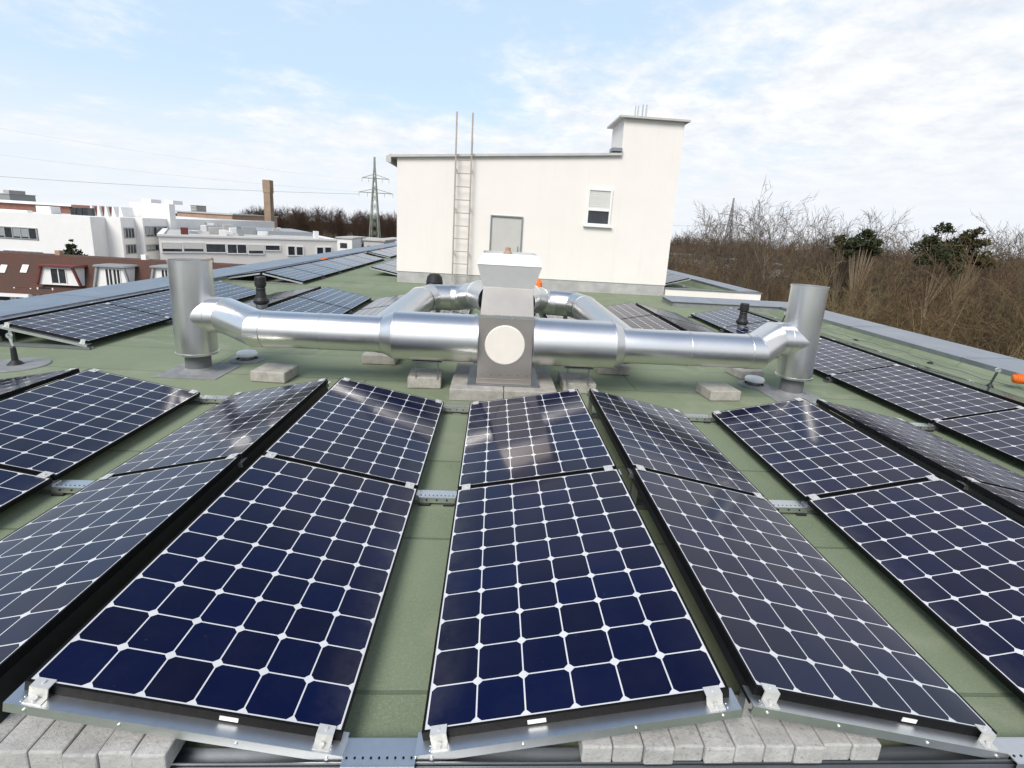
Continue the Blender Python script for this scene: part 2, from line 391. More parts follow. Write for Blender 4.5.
def dup(root, loc, label=None):
    r = root.copy(); COL.objects.link(r); r.location = loc
    if label: r['label'] = label
    for ch in list(root.children):
        c = ch.copy(); COL.objects.link(c); c.parent = r
        for g in list(ch.children):
            d = g.copy(); COL.objects.link(d); d.parent = c
    return r
def mesh_arrays(name, V, Q, mat, smooth=False):
    me = bpy.data.meshes.new(name)
    me.vertices.add(len(V)); me.vertices.foreach_set('co', np.asarray(V, np.float32).ravel())
    me.loops.add(Q.size); me.loops.foreach_set('vertex_index', Q.astype(np.int32).ravel())
    me.polygons.add(len(Q)); me.polygons.foreach_set('loop_start', np.arange(0, Q.size, Q.shape[1], dtype=np.int32))
    me.polygons.foreach_set('loop_total', np.full(len(Q), Q.shape[1], np.int32))
    me.update(calc_edges=True); me.validate()
    for k in (mat if isinstance(mat, (list, tuple)) else [mat]): me.materials.append(k)
    return me

# ------------------------------------------------------------------ ground and the roof the photo is taken from
b = MB(); b.box(-1500, 1500, -1500, 1500, GROUND-.5, GROUND)
kind(obj('ground', b, m_litter), 'structure')
b = MB(); b.box(-140, -9, 20, 240, GROUND+.002, GROUND+.006)
kind(obj('works_yard', b, m_asphalt), 'structure')
b = MB(); b.box(-7.2, 8.0, -6, 62, -.30, 0)
kind(obj('flat_roof', b, m_felt), 'structure')

host = thing('apartment_block', 'cream rendered block carrying the green felt roof and its solar panels', 'building', (0, 0, GROUND))
b = MB(); b.box(-8.0, 8.75, -6.2, 62.3, GROUND, -.31)
obj('wall', b, m_stucco, host)

# parapets with zinc coping
def parapet_y(x0, x1, y0, y1, ztop, inner, label, seams, slope=.03):
    t = thing('parapet', label, 'parapet', ((x0+x1)/2, y0, 0))
    b = MB(); b.box(x0+.03, x1-.03, y0+.02, y1-.02, -.32, ztop-.012)
    obj('upstand', b, m_lead, t)
    b = MB(); n = seams; L = (y1-y0)/n; zi, zo = ztop, ztop+slope
    za, zb = (zo, zi) if inner > 0 else (zi, zo)
    for i in range(n):
        a, c = y0+i*L+.003, y0+(i+1)*L-.003
        b.hexa([(x0, a, za-.01), (x1, a, zb-.01), (x1, c, zb-.01), (x0, c, za-.01), (x0, a, za), (x1, a, zb), (x1, c, zb), (x0, c, za)])
        b.box(x0, x0+.006, a, c, za-.10, za-.0101); b.box(x1-.006, x1, a, c, zb-.10, zb-.0101)
        # standing seam
        b.hexa([(x0+.01, c-.03, za+.0005), (x1-.01, c-.03, zb+.0005), (x1-.01, c+.03, zb+.0005), (x0+.01, c+.03, za+.0005), (x0+.01, c-.02, za+.005), (x1-.01, c-.02, zb+.005), (x1-.01, c+.02, zb+.005), (x0+.01, c+.02, za+.005)])
    obj('coping', b, m_zinc, t)
    # strip of dark flashing felt turned up on the roof side
    b = MB()
    if inner > 0: b.hexa([(x1-.02, y0, 0), (x1+.10, y0, .002), (x1+.10, y1, .002), (x1-.02, y1, 0), (x1-.02, y0, ztop-.08), (x1+.0, y0, ztop-.08), (x1+.0, y1, ztop-.08), (x1-.02, y1, ztop-.08)])
    else: b.hexa([(x0-.10, y0, .002), (x0+.02, y0, 0), (x0+.02, y1, 0), (x0-.10, y1, .002), (x0-.0, y0, ztop-.08), (x0+.02, y0, ztop-.08), (x0+.02, y1, ztop-.08), (x0-.0, y1, ztop-.08)])
    obj('flashing', b, m_felt, t)
    return t
parapet_y(-7.88, -7.0, -6, 62, .15, 1, 'long low parapet with zinc coping along the left roof edge', 22)
parapet_y(7.88, 8.85, -6, 13.35, .15, -1, 'low parapet with wide zinc coping along the right roof edge before the woods', 7)
t = thing('parapet', 'zinc topped cross parapet running from the penthouse to the right roof edge', 'parapet', (6.8, 13.9, 0))
b = MB(); b.box(4.9, 8.83, 13.40, 14.3, -.3, .135); obj('upstand', b, m_lead, t)
b = MB()
for i in range(3):
    x = 4.85+i*1.34; b.hexa([(x, 13.36, .13), (x+1.33, 13.36, .13), (x+1.33, 14.35, .17), (x, 14.35, .17), (x, 13.36, .142), (x+1.33, 13.36, .142), (x+1.33, 14.35, .182), (x, 14.35, .182)])
obj('coping', b, m_zinc, t)
t = thing('parapet', 'cream upstand wall with thin metal edge beyond the cross parapet', 'parapet', (6.9, 15.75, 0))
b = MB(); b.box(5.46, 8.57, 15.72, 15.86, -.4, .235); obj('wall', b, m_stucco, t)
b = MB(); b.box(5.46, 8.62, 15.69, 15.90, .238, .262); obj('coping', b, m_zincdark, t)
parapet_y(7.95, 8.63, 15.95, 62, .262, -1, 'far right parapet strip with zinc coping behind the penthouse corner', 12, .02)

# ------------------------------------------------------------------ solar panels on east-west ridges
Y0, ROW, LEN = 1.410, 1.692, 1.66
# side: (x of the high edge, x of the low edge, sideways drift per metre, z of the high edge)
SIDES = {(-2, 1): (-3.701, -2.715, -.014, .293), (-1, -1): (-1.560, -2.445, .009, .290), (-1, 1): (-1.422, -.429, .005, .308),
         (0, -1): (.888, -.170, .001, .290), (0, 1): (.995, 1.949, .009, .302), (1, -1): (3.171, 2.241, .024, .294), (1, 1): (3.361, 4.342, .001, .291)}
RIDGE = {-3: -6.12, -2: -3.76, -1: -1.49, 0: .94, 1: 3.28, 2: 5.72}
ZL = .10
def side(t, s, row):
    if row < 3 and (t, s) in SIDES: return SIDES[(t, s)]
    x = RIDGE[t]; return (x+s*.063, x+s*1.05, 0.0, .293)
def surf(p, a, y, n=0.0):
    """point on a panel plane: a = 0 high edge .. 1 low edge, y, n = offset along the plane normal"""
    xh, xl, k, zh = p
    W = math.hypot(xl-xh, zh-ZL); sg = 1 if xl > xh else -1
    nx, nz = sg*(zh-ZL)/W, abs(xl-xh)/W
    return Vector((xh+(xl-xh)*a+k*(y-3)+nx*n, y, zh+(ZL-zh)*a+nz*n))
def slab(b, p, a0, a1, y0, y1, n0, n1, mi=0):
    b.hexa([surf(p, a0, y0, n0), surf(p, a1, y0, n0), surf(p, a1, y1, n0), surf(p, a0, y1, n0), surf(p, a0, y0, n1), surf(p, a1, y0, n1), surf(p, a1, y1, n1), surf(p, a0, y1, n1)], mi)

GROUPS = 'solar panels in rows on the green roof'
def panel(p, y, label, near=False):
    W = math.hypot(p[1]-p[0], p[3]-ZL); e = .009/W
    t = thing('solar_panel', label, 'solar panel', surf(p, 1, y, -.042), GROUPS)
    y1 = y+LEN
    b = MB()
    slab(b, p, 0, e, y, y1, -.035, .0); slab(b, p, 1-e, 1, y, y1, -.035, .0)
    slab(b, p, e, 1-e, y, y+.009, -.035, .0); slab(b, p, e, 1-e, y1-.009, y1, -.035, .0)
    obj('frame', b, m_black, t)
    b = MB()
    slab(b, p, e*1.02, 1-e*1.02, y+.0092, y1-.0092, -.008, -.0018)
    mar = .013; uvs = []
    for (a, yy) in [(e*1.02, y+.0092), (1-e*1.02, y+.0092), (1-e*1.02, y1-.0092), (e*1.02, y1-.0092)]*2:
        uvs.append(((a*W-mar)/(W-2*mar)*6, ((yy-y)-mar)/(LEN-2*mar)*10))
    b.uv = uvs
    obj('glass', b, m_cell, t)
    b = MB(); slab(b, p, e*1.1, 1-e*1.1, y+.01, y1-.01, -.014, -.0085); obj('backsheet', b, m_white, t)
    if near:
        b = MB(); slab(b, p, .60, .66, y-.0025, y-.0005, -.026, -.010); obj('type_label', b, m_white, t)
    return t

# panel list: tent, side, rows, wording
RIDGE_NAME = {-3: 'far left ridge by the left parapet', -2: 'second ridge from the left', -1: 'ridge left of the fan unit', 0: 'ridge in front of the fan unit', 1: 'ridge right of the fan unit', 2: 'long ridge beside the right parapet'}
RIDGE_BACK = {-2: 'behind the left duct', -1: 'beside the left rear duct', 0: 'beside the right rear duct', 1: 'behind the right duct'}
ORD = ['front', 'second', 'third', 'fourth', 'fifth', 'sixth', 'seventh']
for t, rows in ((-2, (0, 1)), (-1, (0, 1)), (0, (0, 1)), (1, (0, 1))):
    for s in (-1, 1):
        for r in rows:
            tone = 'dark navy' if (t, s) in ((0, -1), (-1, 1), (1, -1), (-2, 1)) else 'greyish reflecting'
            panel(side(t, s, r), Y0+ROW*r, f"{tone} panel, {'left' if s < 0 else 'right'} slope, {ORD[r]} row, {RIDGE_NAME[t]}", r == 0)
for r in range(0, 6):
    for s in (-1, 1):
        panel(side(2, s, 9), Y0+ROW*r, f"solar panel, {'left' if s < 0 else 'right'} slope, {ORD[r]} row, {RIDGE_NAME[2]}")
for t in (-2, -1, 0, 1):
    for s in (-1, 1):
        for r in (4, 5):
            panel(side(t, s, r), Y0+ROW*r, f"panel beyond the ducts, {'left' if s < 0 else 'right'} slope, {'nearer' if r == 4 else 'farther'} row, {RIDGE_BACK[t]}")
for r in (3, 4, 5):
    for s in (-1, 1):
        panel(side(-3, s, r), 6.52+ROW*(r-3), f"panel behind the left exhaust stack, {'left' if s < 0 else 'right'} slope, {ORD[r-3]} row from its gable")
for i in range(6):
    for s in (-1, 1):
        panel(side(-3, s, 9), 13.85+ROW*i, f"sky reflecting panel of the far left array, {'left' if s < 0 else 'right'} slope, {ORD[i]} row")
for i in range(4):
    for s in (-1, 1):
        panel(side(-3, s, 9), 25.4+ROW*i, f"solar panel of the farthest array by the left parapet, {'left' if s < 0 else 'right'} slope, {ORD[i]} row")
far_p = {1: (-4.05, -3.07, 0, .293), -1: (-4.18, -5.0, 0, .293)}
for i in range(3):
    panel(far_p[1], 17.2+ROW*i, f"small far panel beside the penthouse's left corner, {ORD[i]} row")
sec_p = (7.3, 6.2, 0, .40)
for i in range(3):
    panel(sec_p, 18.6+ROW*i, f"pale far panel right of the penthouse corner, {ORD[i]} row, near the far right parapet")

# mounting racks: sloped end rails, base rails, clamps
def rail(b, p, y, lead=.0, over=.012, lip=.0):
    """galvanised channel under a row end, following the slope: flange towards the viewer and a turned-down face"""
    slab(b, p, -.02, 1.02, y-.044, y+.034, -.0395, -.0355)        # top flange
    slab(b, p, -.02, 1.02, y-.049, y-.0442, -.070, -.0355)         # front face
    slab(b, p, -.02, 1.02, y-.0438, y-.030, -.070, -.066)         # lower lip
def clamp(parent, p, a, y, two=False):
    W = math.hypot(p[1]-p[0], p[3]-ZL); w = .028/W
    b = MB()
    if two:
        slab(b, p, a-w, a+w, y-.016, y+.056, .0006, .0045); slab(b, p, a-w*.8, a+w*.8, y+.008, y+.032, -.04, .0005)
        c = surf(p, a, y+.02, .0046); b.tube(c, c+Vector((0, 0, .006)), .008, n=8)
    else:
        slab(b, p, a-w, a+w, y-.014, y+.016, .0006, .0048); slab(b, p, a-w, a+w, y-.0185, y-.0142, -.0353, .0048)
        slab(b, p, a-w, a+w, y-.042, y-.0187, -.0353, -.0320)
        c = surf(p, a, y-.030, -.0319); b.tube(c, c+Vector((0, 0, .008)), .009, n=8)
        c = surf(p, a, y+.001, .0049); b.tube(c, c+Vector((0, 0, .004)), .006, n=8)
    obj('clamp', b, m_clamp, parent)

def rack(t, r0, r1, yy0, label, near, sides=None):
    T = thing('mounting_rack', label, 'mounting rack', (RIDGE.get(t, 0), yy0, 0), 'galvanised racks under the solar panels')
    ps = sides or {s: side(t, s, r0) for s in (-1, 1)}
    ends = [(yy0, 'f')]+[(yy0+ROW*(k+1)-.04, 'j') for k in range(r1-r0)]+[(yy0+ROW*(r1-r0+1)-.04, 'b')]
    for s, p in ps.items():
        b = MB(); rail(b, p, yy0)
        # bolt heads and slots on the channel face
        for a in (.04, .32, .68, .97):
            c = surf(p, a, yy0-.049, -.053); b.tube(c, c+Vector((0, -.004, 0)), .006, n=8)
        for a in (.02, .045, .975):
            for dy in (-.034, -.018):
                c = surf(p, a, yy0+dy, -.0355); b.tube(c, c+Vector((0, 0, .0015)), .004, n=8)
        obj('end_rail', b, m_galvrail, T)
        for y, kk in ends[1:]:
            b = MB(); yb = y+.02 if kk == 'j' else y
            slab(b, p, -.02, 1.02, yb-.034, yb+.034, -.0400, -.0355); slab(b, p, -.02, 1.02, yb-.037, yb-.0342, -.070, -.0355)
            obj('cross_rail', b, m_galvrail, T)
        if near:
            for a in (.055, .945):
                for y, kk in ends:
                    if kk == 'f': clamp(T, p, a, y)
                    elif kk == 'j': clamp(T, p, a, y)if False else clamp(T, p, a, y, True)
                    else: clamp(T, p, a, y-.03, True)
            for y, kk in ends:          # ridge posts
                b = MB(); q = surf(p, .03, y+.0 if kk != 'f' else y+.06, -.05); b.box(q.x-.02, q.x+.02, q.y-.02, q.y+.02, .04, q.z-.035); obj('ridge_post', b, m_galvrail, T)
    pl, pr = ps.get(-1), ps.get(1)
    if pl and pr:
        x0, x1 = surf(pl, 1, yy0).x-.05, surf(pr, 1, yy0).x+.05
        for y, kk in ends:
            yb = y-.030 if kk == 'f' else (y+.02 if kk == 'j' else y+.01)
            b = MB(); b.box(x0, x1, yb-.035, yb+.035, .004, .008); b.box(x0, x1, yb-.035, yb-.031, .0082, .034); b.box(x0, x1, yb+.031, yb+.035, .0082, .034)
            obj('base_rail', b, m_zincdark, T)
        # dark wind deflector strip under the ridge gap, deepened at left to imitate shadow
        b = MB()
        for s, p in ps.items():
            if (s < 0) == (t < 0): slab(b, p, .012, .016, yy0+.01, ends[-1][0]-.01, -.19 if t < 0 else -.085, -.042)
        obj('ridge_deflector_shade', b, m_rubber, T)
    return T
rack(-2, 0, 1, Y0, 'galvanised rack under the front panels at the left picture edge', True)
rack(-1, 0, 1, Y0, 'galvanised rack under the front panels left of the fan unit', True)
rack(0, 0, 1, Y0, 'galvanised rack under the front panels in front of the fan unit', True)
rack(1, 0, 1, Y0, 'galvanised rack under the front panels right of the fan unit', True)
rack(2, 0, 5, Y0, 'long galvanised rack under the panels beside the right parapet', True, {s: side(2, s, 9) for s in (-1, 1)})
for t in (-2, -1, 0, 1):
    rack(t, 4, 5, Y0+ROW*4, {-2: 'rack under panels beyond the left duct', -1: 'rack under panels behind the left rear duct', 0: 'rack under panels behind the right rear duct', 1: 'rack under brown reflecting panels beyond the right duct'}[t], False)
rack(-3, 3, 5, 6.52, 'pale rack whose open gable end shows behind the left exhaust stack', True)
rack(-3, 9, 14, 13.85, 'rack with white open gable under the far left blue array', False)
rack(-3, 9, 12, 25.4, 'rack under the farthest array by the left parapet', False)
rack(0, 9, 11, 17.2, "small rack beside the penthouse's left corner", False, {1: far_p[1]})
rack(0, 9, 11, 18.6, 'small rack right of the penthouse corner by the far parapet', False, {-1: sec_p})

# galvanised plates that bridge the valleys at the row ends, on black pads
def valley(x0, x1, y, label, z=.052, end=False):
    t = thing('valley_connector', label, 'connector plate', ((x0+x1)/2, y, 0), 'connector plates bridging the valleys')
    b = MB(); b.box(x0, x1, y-.045, y+.045, z, z+.004); b.box(x0, x1, y-.049, y-.0455, z-.034, z+.004); b.box(x0, x1, y+.0455, y+.049, z-.034, z+.004)
    n = 9
    for i in range(n):
        x = x0+(x1-x0)*(i+.5)/n
        b.tube((x, y-.02, z+.004), (x, y-.02, z+.006), .004, n=8, mi=1)
    for i in range(3):
        x = x0+(x1-x0)*(.22+.28*i); b.tube((x, y-.049, z-.012), (x, y-.053, z-.012), .006, n=8, mi=1)
    obj('plate', b, [m_galvrail, m_black], t)
    for x in (x0+.04, x1-.04): b = MB(); b.box(x-.035, x+.035, y-.06, y+.06, .0, z-.036); obj('rubber_pad', b, m_rubber, t, .004)
def lowx(t, s, y): return surf(side(t, s, 0), 1, y).x
VN = {-2: 'left valley beside the picture edge', -1: 'green valley before the fan unit', 0: 'green valley right of the centre ridge', 1: 'valley beside the long right ridge'}
for t in (-2, -1, 0, 1):
    for y, w in ((Y0-.03, 'front end'), (Y0+ROW-.02, 'middle joint'), (Y0+2*ROW-.02, 'far end')):
        xa = lowx(t, 1, y)+.012; xb = (lowx(t+1, -1, y) if t < 1 else surf(side(2, -1, 9), 1, y).x)-.012
        valley(xa, xb, y, f'perforated plate at the {w} of the {VN[t]}')

# loose front trays and ballast pavers
t = thing('ballast_tray', 'long galvanised tray carrying the pavers along the front edge', 'tray', (0, 1.36, 0))
b = MB(); b.box(-2.6, 4.4, 1.23, 1.352, .003, .006); b.box(-2.6, 4.4, 1.226, 1.2295, .003, .030); b.box(-2.6, 4.4, 1.3525, 1.356, .003, .045)
obj('tray', b, m_zincdark, t)
def pavers(x0, n, y0, y1, ztop, where, seed):
    rr = random.Random(seed); w = .1065
    for i in range(n):
        x = x0+i*w; dz = rr.uniform(-.003, .003); dy = rr.uniform(-.008, .008); bx = .004
        b = MB(); b.box(x+.0015, x+w-.0015, y0+dy, y1+dy, .0485, ztop+dz)
        o = obj('concrete_paver', b, m_paver, None, .006, loc=(x+w/2, (y0+y1)/2, .0485))
        pos = 'leftmost paver' if i == 0 else ('rightmost paver' if i == n-1 else f'{["", "second", "third", "fourth", "fifth", "sixth", "seventh", "eighth", "ninth"][i]} paver from the left')
        tag(o, f'grey concrete {pos} of the {where}', 'paver', 'ballast pavers at the front')
pavers(.375, 10, 1.345, 1.545, .118, 'long ballast row under the centre ridge', 3)
pavers(-1.60, 6, 1.325, 1.525, .118, 'ballast row at the lower left corner', 5)

# ------------------------------------------------------------------ exhaust fan unit on its plinth
for i, (xa, xb, ya, yb, lab) in enumerate([(-.40, .17, 5.10, 5.62, 'front left slab of the fan unit plinth'), (.175, .745, 5.11, 5.62, 'front right slab of the fan unit plinth'), (-.39, .17, 5.63, 6.15, 'rear left slab of the fan unit plinth'), (.175, .74, 5.63, 6.14, 'rear right slab of the fan unit plinth')]):
    b = MB(); b.box(xa, xb, ya, yb, 0, .13)
    tag(obj('concrete_slab', b, m_slab, None, .01, loc=((xa+xb)/2, (ya+yb)/2, 0)), 'pale concrete '+lab, 'slab', 'slabs of the fan unit plinth')
UX0, UX1, UY0, UY1 = -.125, .465, 5.28, 5.90
u = thing('exhaust_fan_unit', 'steel box fan unit with round cream cover and pale hood between two ducts', 'fan unit', (.17, 5.58, .13))
b = MB(); b.box(UX0-.10, UX1+.10, UY0-.03, UY1+.08, .131, .146); obj('base_plate', b, m_zincdark, u)
b = MB(); b.box(UX0, UX1, UY0, UY1, .1465, .90); obj('cabinet', b, m_steel, u, .004)
b = MB(); b.box(UX0-.004, UX1+.004, UY0-.004, UY0+.012, .150, .205); obj('lower_flange', b, m_steel, u)
b = MB()
for i in range(6): x = UX0+.05+i*(UX1-UX0-.1)/5; b.tube((x, UY0-.001, .255), (x, UY0-.008, .255), .008, n=8)
obj('bolt_row', b, m_zincdark, u)
b = MB(); b.lathe((.163, UY0-.001, .585), (0, -1, 0), [(.0, .012), (.205, .012), (.214, .008), (.216, 0)], 48)
obj('round_cover', b, m_cream, u)
b = MB(); b.hexa([(UX0+.012, UY0+.012, .9005), (UX1-.012, UY0+.012, .9005), (UX1-.012, UY1-.02, .9005), (UX0+.012, UY1-.02, .9005), (UX0+.03, UY0+.075, 1.19), (UX1-.03, UY0+.075, 1.19), (UX1-.03, UY1-.06, 1.19), (UX0+.03, UY1-.06, 1.19)])
obj('sloped_transition', b, m_steel, u, .003)
b = MB(); b.box(UX0-.003, UX1+.003, UY0-.003, UY0+.03, .868, .8995); obj('edge_trim', b, m_alu, u)
b = MB(); z0, z1 = 1.191, 1.43; cx0, cx1, cy0, cy1 = UX0+.025, UX1-.025, UY0+.08, UY1-.06; gx, gy = .065, .09
b.hexa([(cx0, cy0, z0), (cx1, cy0, z0), (cx1, cy1, z0), (cx0, cy1, z0), (cx0-gx, cy0-gy, z1), (cx1+gx, cy0-gy, z1), (cx1+gx, cy1+gy, z1), (cx0-gx, cy1+gy, z1)])
obj('hood', b, m_hood, u)
b = MB(); X0, X1, Yh0, Yh1 = cx0-gx-.004, cx1+gx+.004, cy0-gy-.004, cy1+gy+.004
s_ = .05; za, zb = 1.4305, 1.545
b.hexa([(X0, Yh0, za), (X1, Yh0, za), (X1, Yh0+.01, za), (X0, Yh0+.01, za), (X0+s_, Yh0+s_, zb), (X1-s_, Yh0+s_, zb), (X1-s_, Yh0+s_+.01, zb), (X0+s_, Yh0+s_+.01, zb)])
b.hexa([(X0, Yh1-.01, za), (X1, Yh1-.01, za), (X1, Yh1, za), (X0, Yh1, za), (X0+s_, Yh1-s_-.01, zb), (X1-s_, Yh1-s_-.01, zb), (X1-s_, Yh1-s_, zb), (X0+s_, Yh1-s_, zb)])
b.hexa([(X0, Yh0+.011, za), (X0+.01, Yh0+.011, za), (X0+.01, Yh1-.011, za), (X0, Yh1-.011, za), (X0+s_, Yh0+s_+.011, zb), (X0+s_+.01, Yh0+s_+.011, zb), (X0+s_+.01, Yh1-s_-.011, zb), (X0+s_, Yh1-s_-.011, zb)])
b.hexa([(X1-.01, Yh0+.011, za), (X1, Yh0+.011, za), (X1, Yh1-.011, za), (X1-.01, Yh1-.011, za), (X1-s_-.01, Yh0+s_+.011, zb), (X1-s_, Yh0+s_+.011, zb), (X1-s_, Yh1-s_-.011, zb), (X1-s_-.01, Yh1-s_-.011, zb)])
b.box(X0+.012, X1-.012, Yh0+.012, Yh1-.012, 1.44, 1.452)
obj('hood_rim', b, m_hood, u)
b = MB(); b.lathe((.15, 5.55, 1.4525), (0, 0, 1), [(.05, 0), (.05, .09), (.03, .12), (.03, .15), (0, .155)], 14); obj('motor_bracket', b, m_tan, u)

# ------------------------------------------------------------------ main ducts and stacks
DY, DZ = 5.47, .60
def main_duct(sgn, label, xs, stack, zend):
    t = thing('ventilation_duct', label, 'duct', (xs[0], DY, DZ), 'round galvanised ducts on the roof')
    x_box, x_red0, x_red1, x_el = xs
    b = MB(); b.sweep([(x_box, DY, DZ), (x_red0, DY, DZ)], .264, 40); b.collar((x_red0-sgn*.004, DY, DZ), (1, 0, 0), .264)
    b.collar((x_box+sgn*.03, DY, DZ), (1, 0, 0), .264, .04, .012); obj('wide_section', b, m_duct, t)
    b = MB(); b.lathe((x_red0, DY, DZ), (sgn, 0, 0), [(.264, 0), (.202, abs(x_red1-x_red0))], 40); b.collar((x_red1, DY, DZ), (1, 0, 0), .202); obj('reducer', b, m_duct2, t)
    b = MB(); xm = x_red1+(x_el-x_red1)*.52
    b.sweep([(x_red1, DY, DZ), (xm, DY, DZ)], .197, 40); b.sweep([(xm, DY, DZ), (x_el, DY, DZ)], .1955, 40); b.collar((xm, DY, DZ), (1, 0, 0), .197, .014, .005)
    obj('narrow_section', b, m_duct, t)
    # segmented elbow turning back into the stack
    sx, sy = stack; a = math.radians(22); k = Vector((sgn, 0, 0))
    p0 = Vector((x_el, DY, DZ)); pe = Vector((sx, sy, zend))
    q1 = p0+k*.09; q2 = pe-k*.34; q1b = (q1+q2)/2
    b = MB(); b.sweep([p0, q1, q2, pe], .199, 40, d0=(sgn, 0, 0))
    for q, d in ((p0, k), (q1, (q2-q1).normalized()+k), (q2, k+(q2-q1).normalized()), (q2+k*.16, k)):
        b.collar(q, d, .200, .012, .003, 40)
    obj('elbow', b, m_duct, t)
    # support foot straps
    for x in (x_red0-sgn*.35,):
        bb = MB(); rr_ = .264 if abs(x-x_box) < abs(x_red0-x_box) else .197
        bb.box(x-.16, x+.16, DY-.06, DY+.06, DZ-rr_-.018, DZ-rr_-.004); 
        for q in (-.12, .12): bb.tube((x+q, DY-.02, .12), (x+q, DY-.02, DZ-rr_-.018), .007, n=8)
        obj('support_strap', bb, m_zincdark, t)
    return t
SL, SR = (-3.305, 5.76), (3.735, 5.80)
main_duct(-1, 'large round galvanised duct running left from the fan unit to the left stack', (UX0+.002, -1.03, -1.17, -2.42), SL, .668)
main_duct(1, 'large round galvanised duct running right from the fan unit to the right stack', (UX1-.002, 1.36, 1.47, 2.92), SR, .700)
def stack(xy, label, z0, z1, r):
    x, y = xy
    t = thing('exhaust_stack', label, 'exhaust stack', (x, y, 0), 'upright exhaust stacks')
    b = MB(); b.lathe((x, y, 0), (0, 0, 1), [(r-.012, z0), (r, z0), (r, z1), (r-.006, z1), (r-.006, z1-.5), (0, z1-.5)], 48)
    b.collar((x, y, z0+.012), (0, 0, 1), r, .024, .007, 48); b.collar((x, y, z1-.010), (0, 0, 1), r, .020, .005, 48)
    b.box(x-.004, x+.004, y+r-.002, y+r+.006, z0, z1); obj('pipe', b, m_duct, t)
    b = MB(); b.lathe((x, y, 0), (0, 0, 1), [(.13, .0), (.13, z0+.1)], 32); b.lathe((x, y, 0), (0, 0, 1), [(r-.012, z0), (.129, z0+.002)], 32); obj('grey_sleeve', b, m_grey, t)
    b = MB(); b.box(x-.33, x+.33, y-.30, y+.30, .002, .007); b.lathe((x, y, 0), (0, 0, 1), [(.20, .0075), (.15, .03), (.131, .06)], 32); obj('flashing', b, m_lead, t)
stack(SL, 'tall open galvanised exhaust stack at the left end of the duct', .22, 1.265, .208)
stack(SR, 'tall open galvanised exhaust stack at the right end of the duct', .235, 1.355, .198)

XRL = (aty(384, 312, 5.75).x, aty(422, 295, 7.6).x); XRR = (aty(624, 326, 5.75).x, aty(584, 298, 7.6).x)
def rear_duct(sgn, xs, label, z=.90):
    xn, xc = xs
    t = thing('ventilation_duct', label, 'duct', (xc, DY+.3, .7), 'round galvanised ducts on the roof')
    yb = 7.85
    p = [(xn, DY, .58), (xc, yb-.42, z-.01), (xc-sgn*.12, yb-.10, z), (xc-sgn*.42, yb, z)]
    b = MB(); b.sweep([p[0], p[1]], .195, 32, d1=(0, 1, .03)); b.collar(p[1], (0, 1, .03), .196); obj('lengthwise_section', b, m_duct2, t)
    b = MB(); b.sweep([p[1], p[2], p[3]], .196, 32, d0=(0, 1, .03), d1=(-sgn, 0, 0)); b.collar(p[2], Vector((-sgn*.8, .7, .02)), .20); b.collar(p[3], (1, 0, 0), .196); obj('corner_elbow', b, m_duct2, t)
    e0 = Vector((.17+sgn*.72, yb, z)); e1 = e0+Vector((-sgn*.18, -.10, .04)); e2 = e1+Vector((-sgn*.20, -.42, .10)); e3 = Vector((.17+sgn*.13, 5.75, .99))
    b = MB(); b.sweep([p[3], e0], .195, 32, d1=(-sgn, 0, 0)); b.collar(e0, (1, 0, 0), .196); obj('cross_section', b, m_duct2, t)
    b = MB(); b.sweep([e0, e1, e2, e3], .196, 32, d0=(-sgn, 0, 0)); b.collar(e1, (e2-e0), .20); b.collar(e2, e3-e1, .20); obj('unit_elbow', b, m_duct2, t)
    bb = MB(); xs = .17+sgn*1.0; bb.box(xs-.03, xs+.03, yb-.04, yb+.04, .004, z-.20); obj('support_post', bb, m_zincdark, t)
rear_duct(-1, XRL, 'smaller round duct looping behind the fan unit on the left', .71)
rear_duct(1, XRR, 'smaller round duct looping behind the fan unit on the right', .71)

# ------------------------------------------------------------------ small roof things
def block(x0, x1, y0, y1, h, label, rot=0):
    b = MB(); cx, cy = (x0+x1)/2, (y0+y1)/2; b.box(x0, x1, y0, y1, .003, h)
    o = obj('concrete_block', b, m_conc, None, .012, loc=(cx, cy, .003)); o.rotation_euler.z = math.radians(rot)
    return tag(o, label, 'concrete block', 'concrete blocks on the roof')
block(-2.585, -2.205, 5.44, 5.80, .125, 'pale square concrete block right of the left stack base', -4)
block(-.90, -.53, 5.45, 5.83, .135, 'pale square concrete block beside the fan plinth on the left', 2)
block(2.54, 2.92, 5.44, 5.80, .125, 'pale square concrete block left of the right stack base', 6)
block(1.44, 1.86, 6.35, 6.72, .13, 'concrete block under the right duct, near its reducer')
block(-1.62, -1.20, 6.35, 6.72, .13, 'concrete block under the left duct, near its reducer')
block(3.36, 3.72, 6.42, 6.78, .12, 'small stained concrete block behind the right duct elbow', 8)
block(.86, 1.24, 5.50, 5.98, .125, 'concrete block beside the fan plinth on the right', 1)
def small_vent(x, y, label):
    t = thing('roof_vent', label, 'roof vent', (x, y, 0), 'small white capped roof vents')
    b = MB(); b.lathe((x, y, 0), (0, 0, 1), [(.20, .004), (.19, .016), (.12, .022)], 28); obj('flange', b, m_lead, t)
    b = MB(); b.lathe((x, y, 0), (0, 0, 1), [(.085, .02), (.085, .075)], 24); obj('neck', b, m_zincdark, t)
    b = MB(); b.lathe((x, y, 0), (0, 0, 1), [(.118, .062), (.122, .088), (.108, .108), (.06, .120), (0, .124)], 28); obj('cap', b, m_white, t)
small_vent(-3.03, 6.32, 'small white capped vent in the felt right of the left stack')
small_vent(3.46, 6.16, 'small white capped vent in the felt left of the right stack')
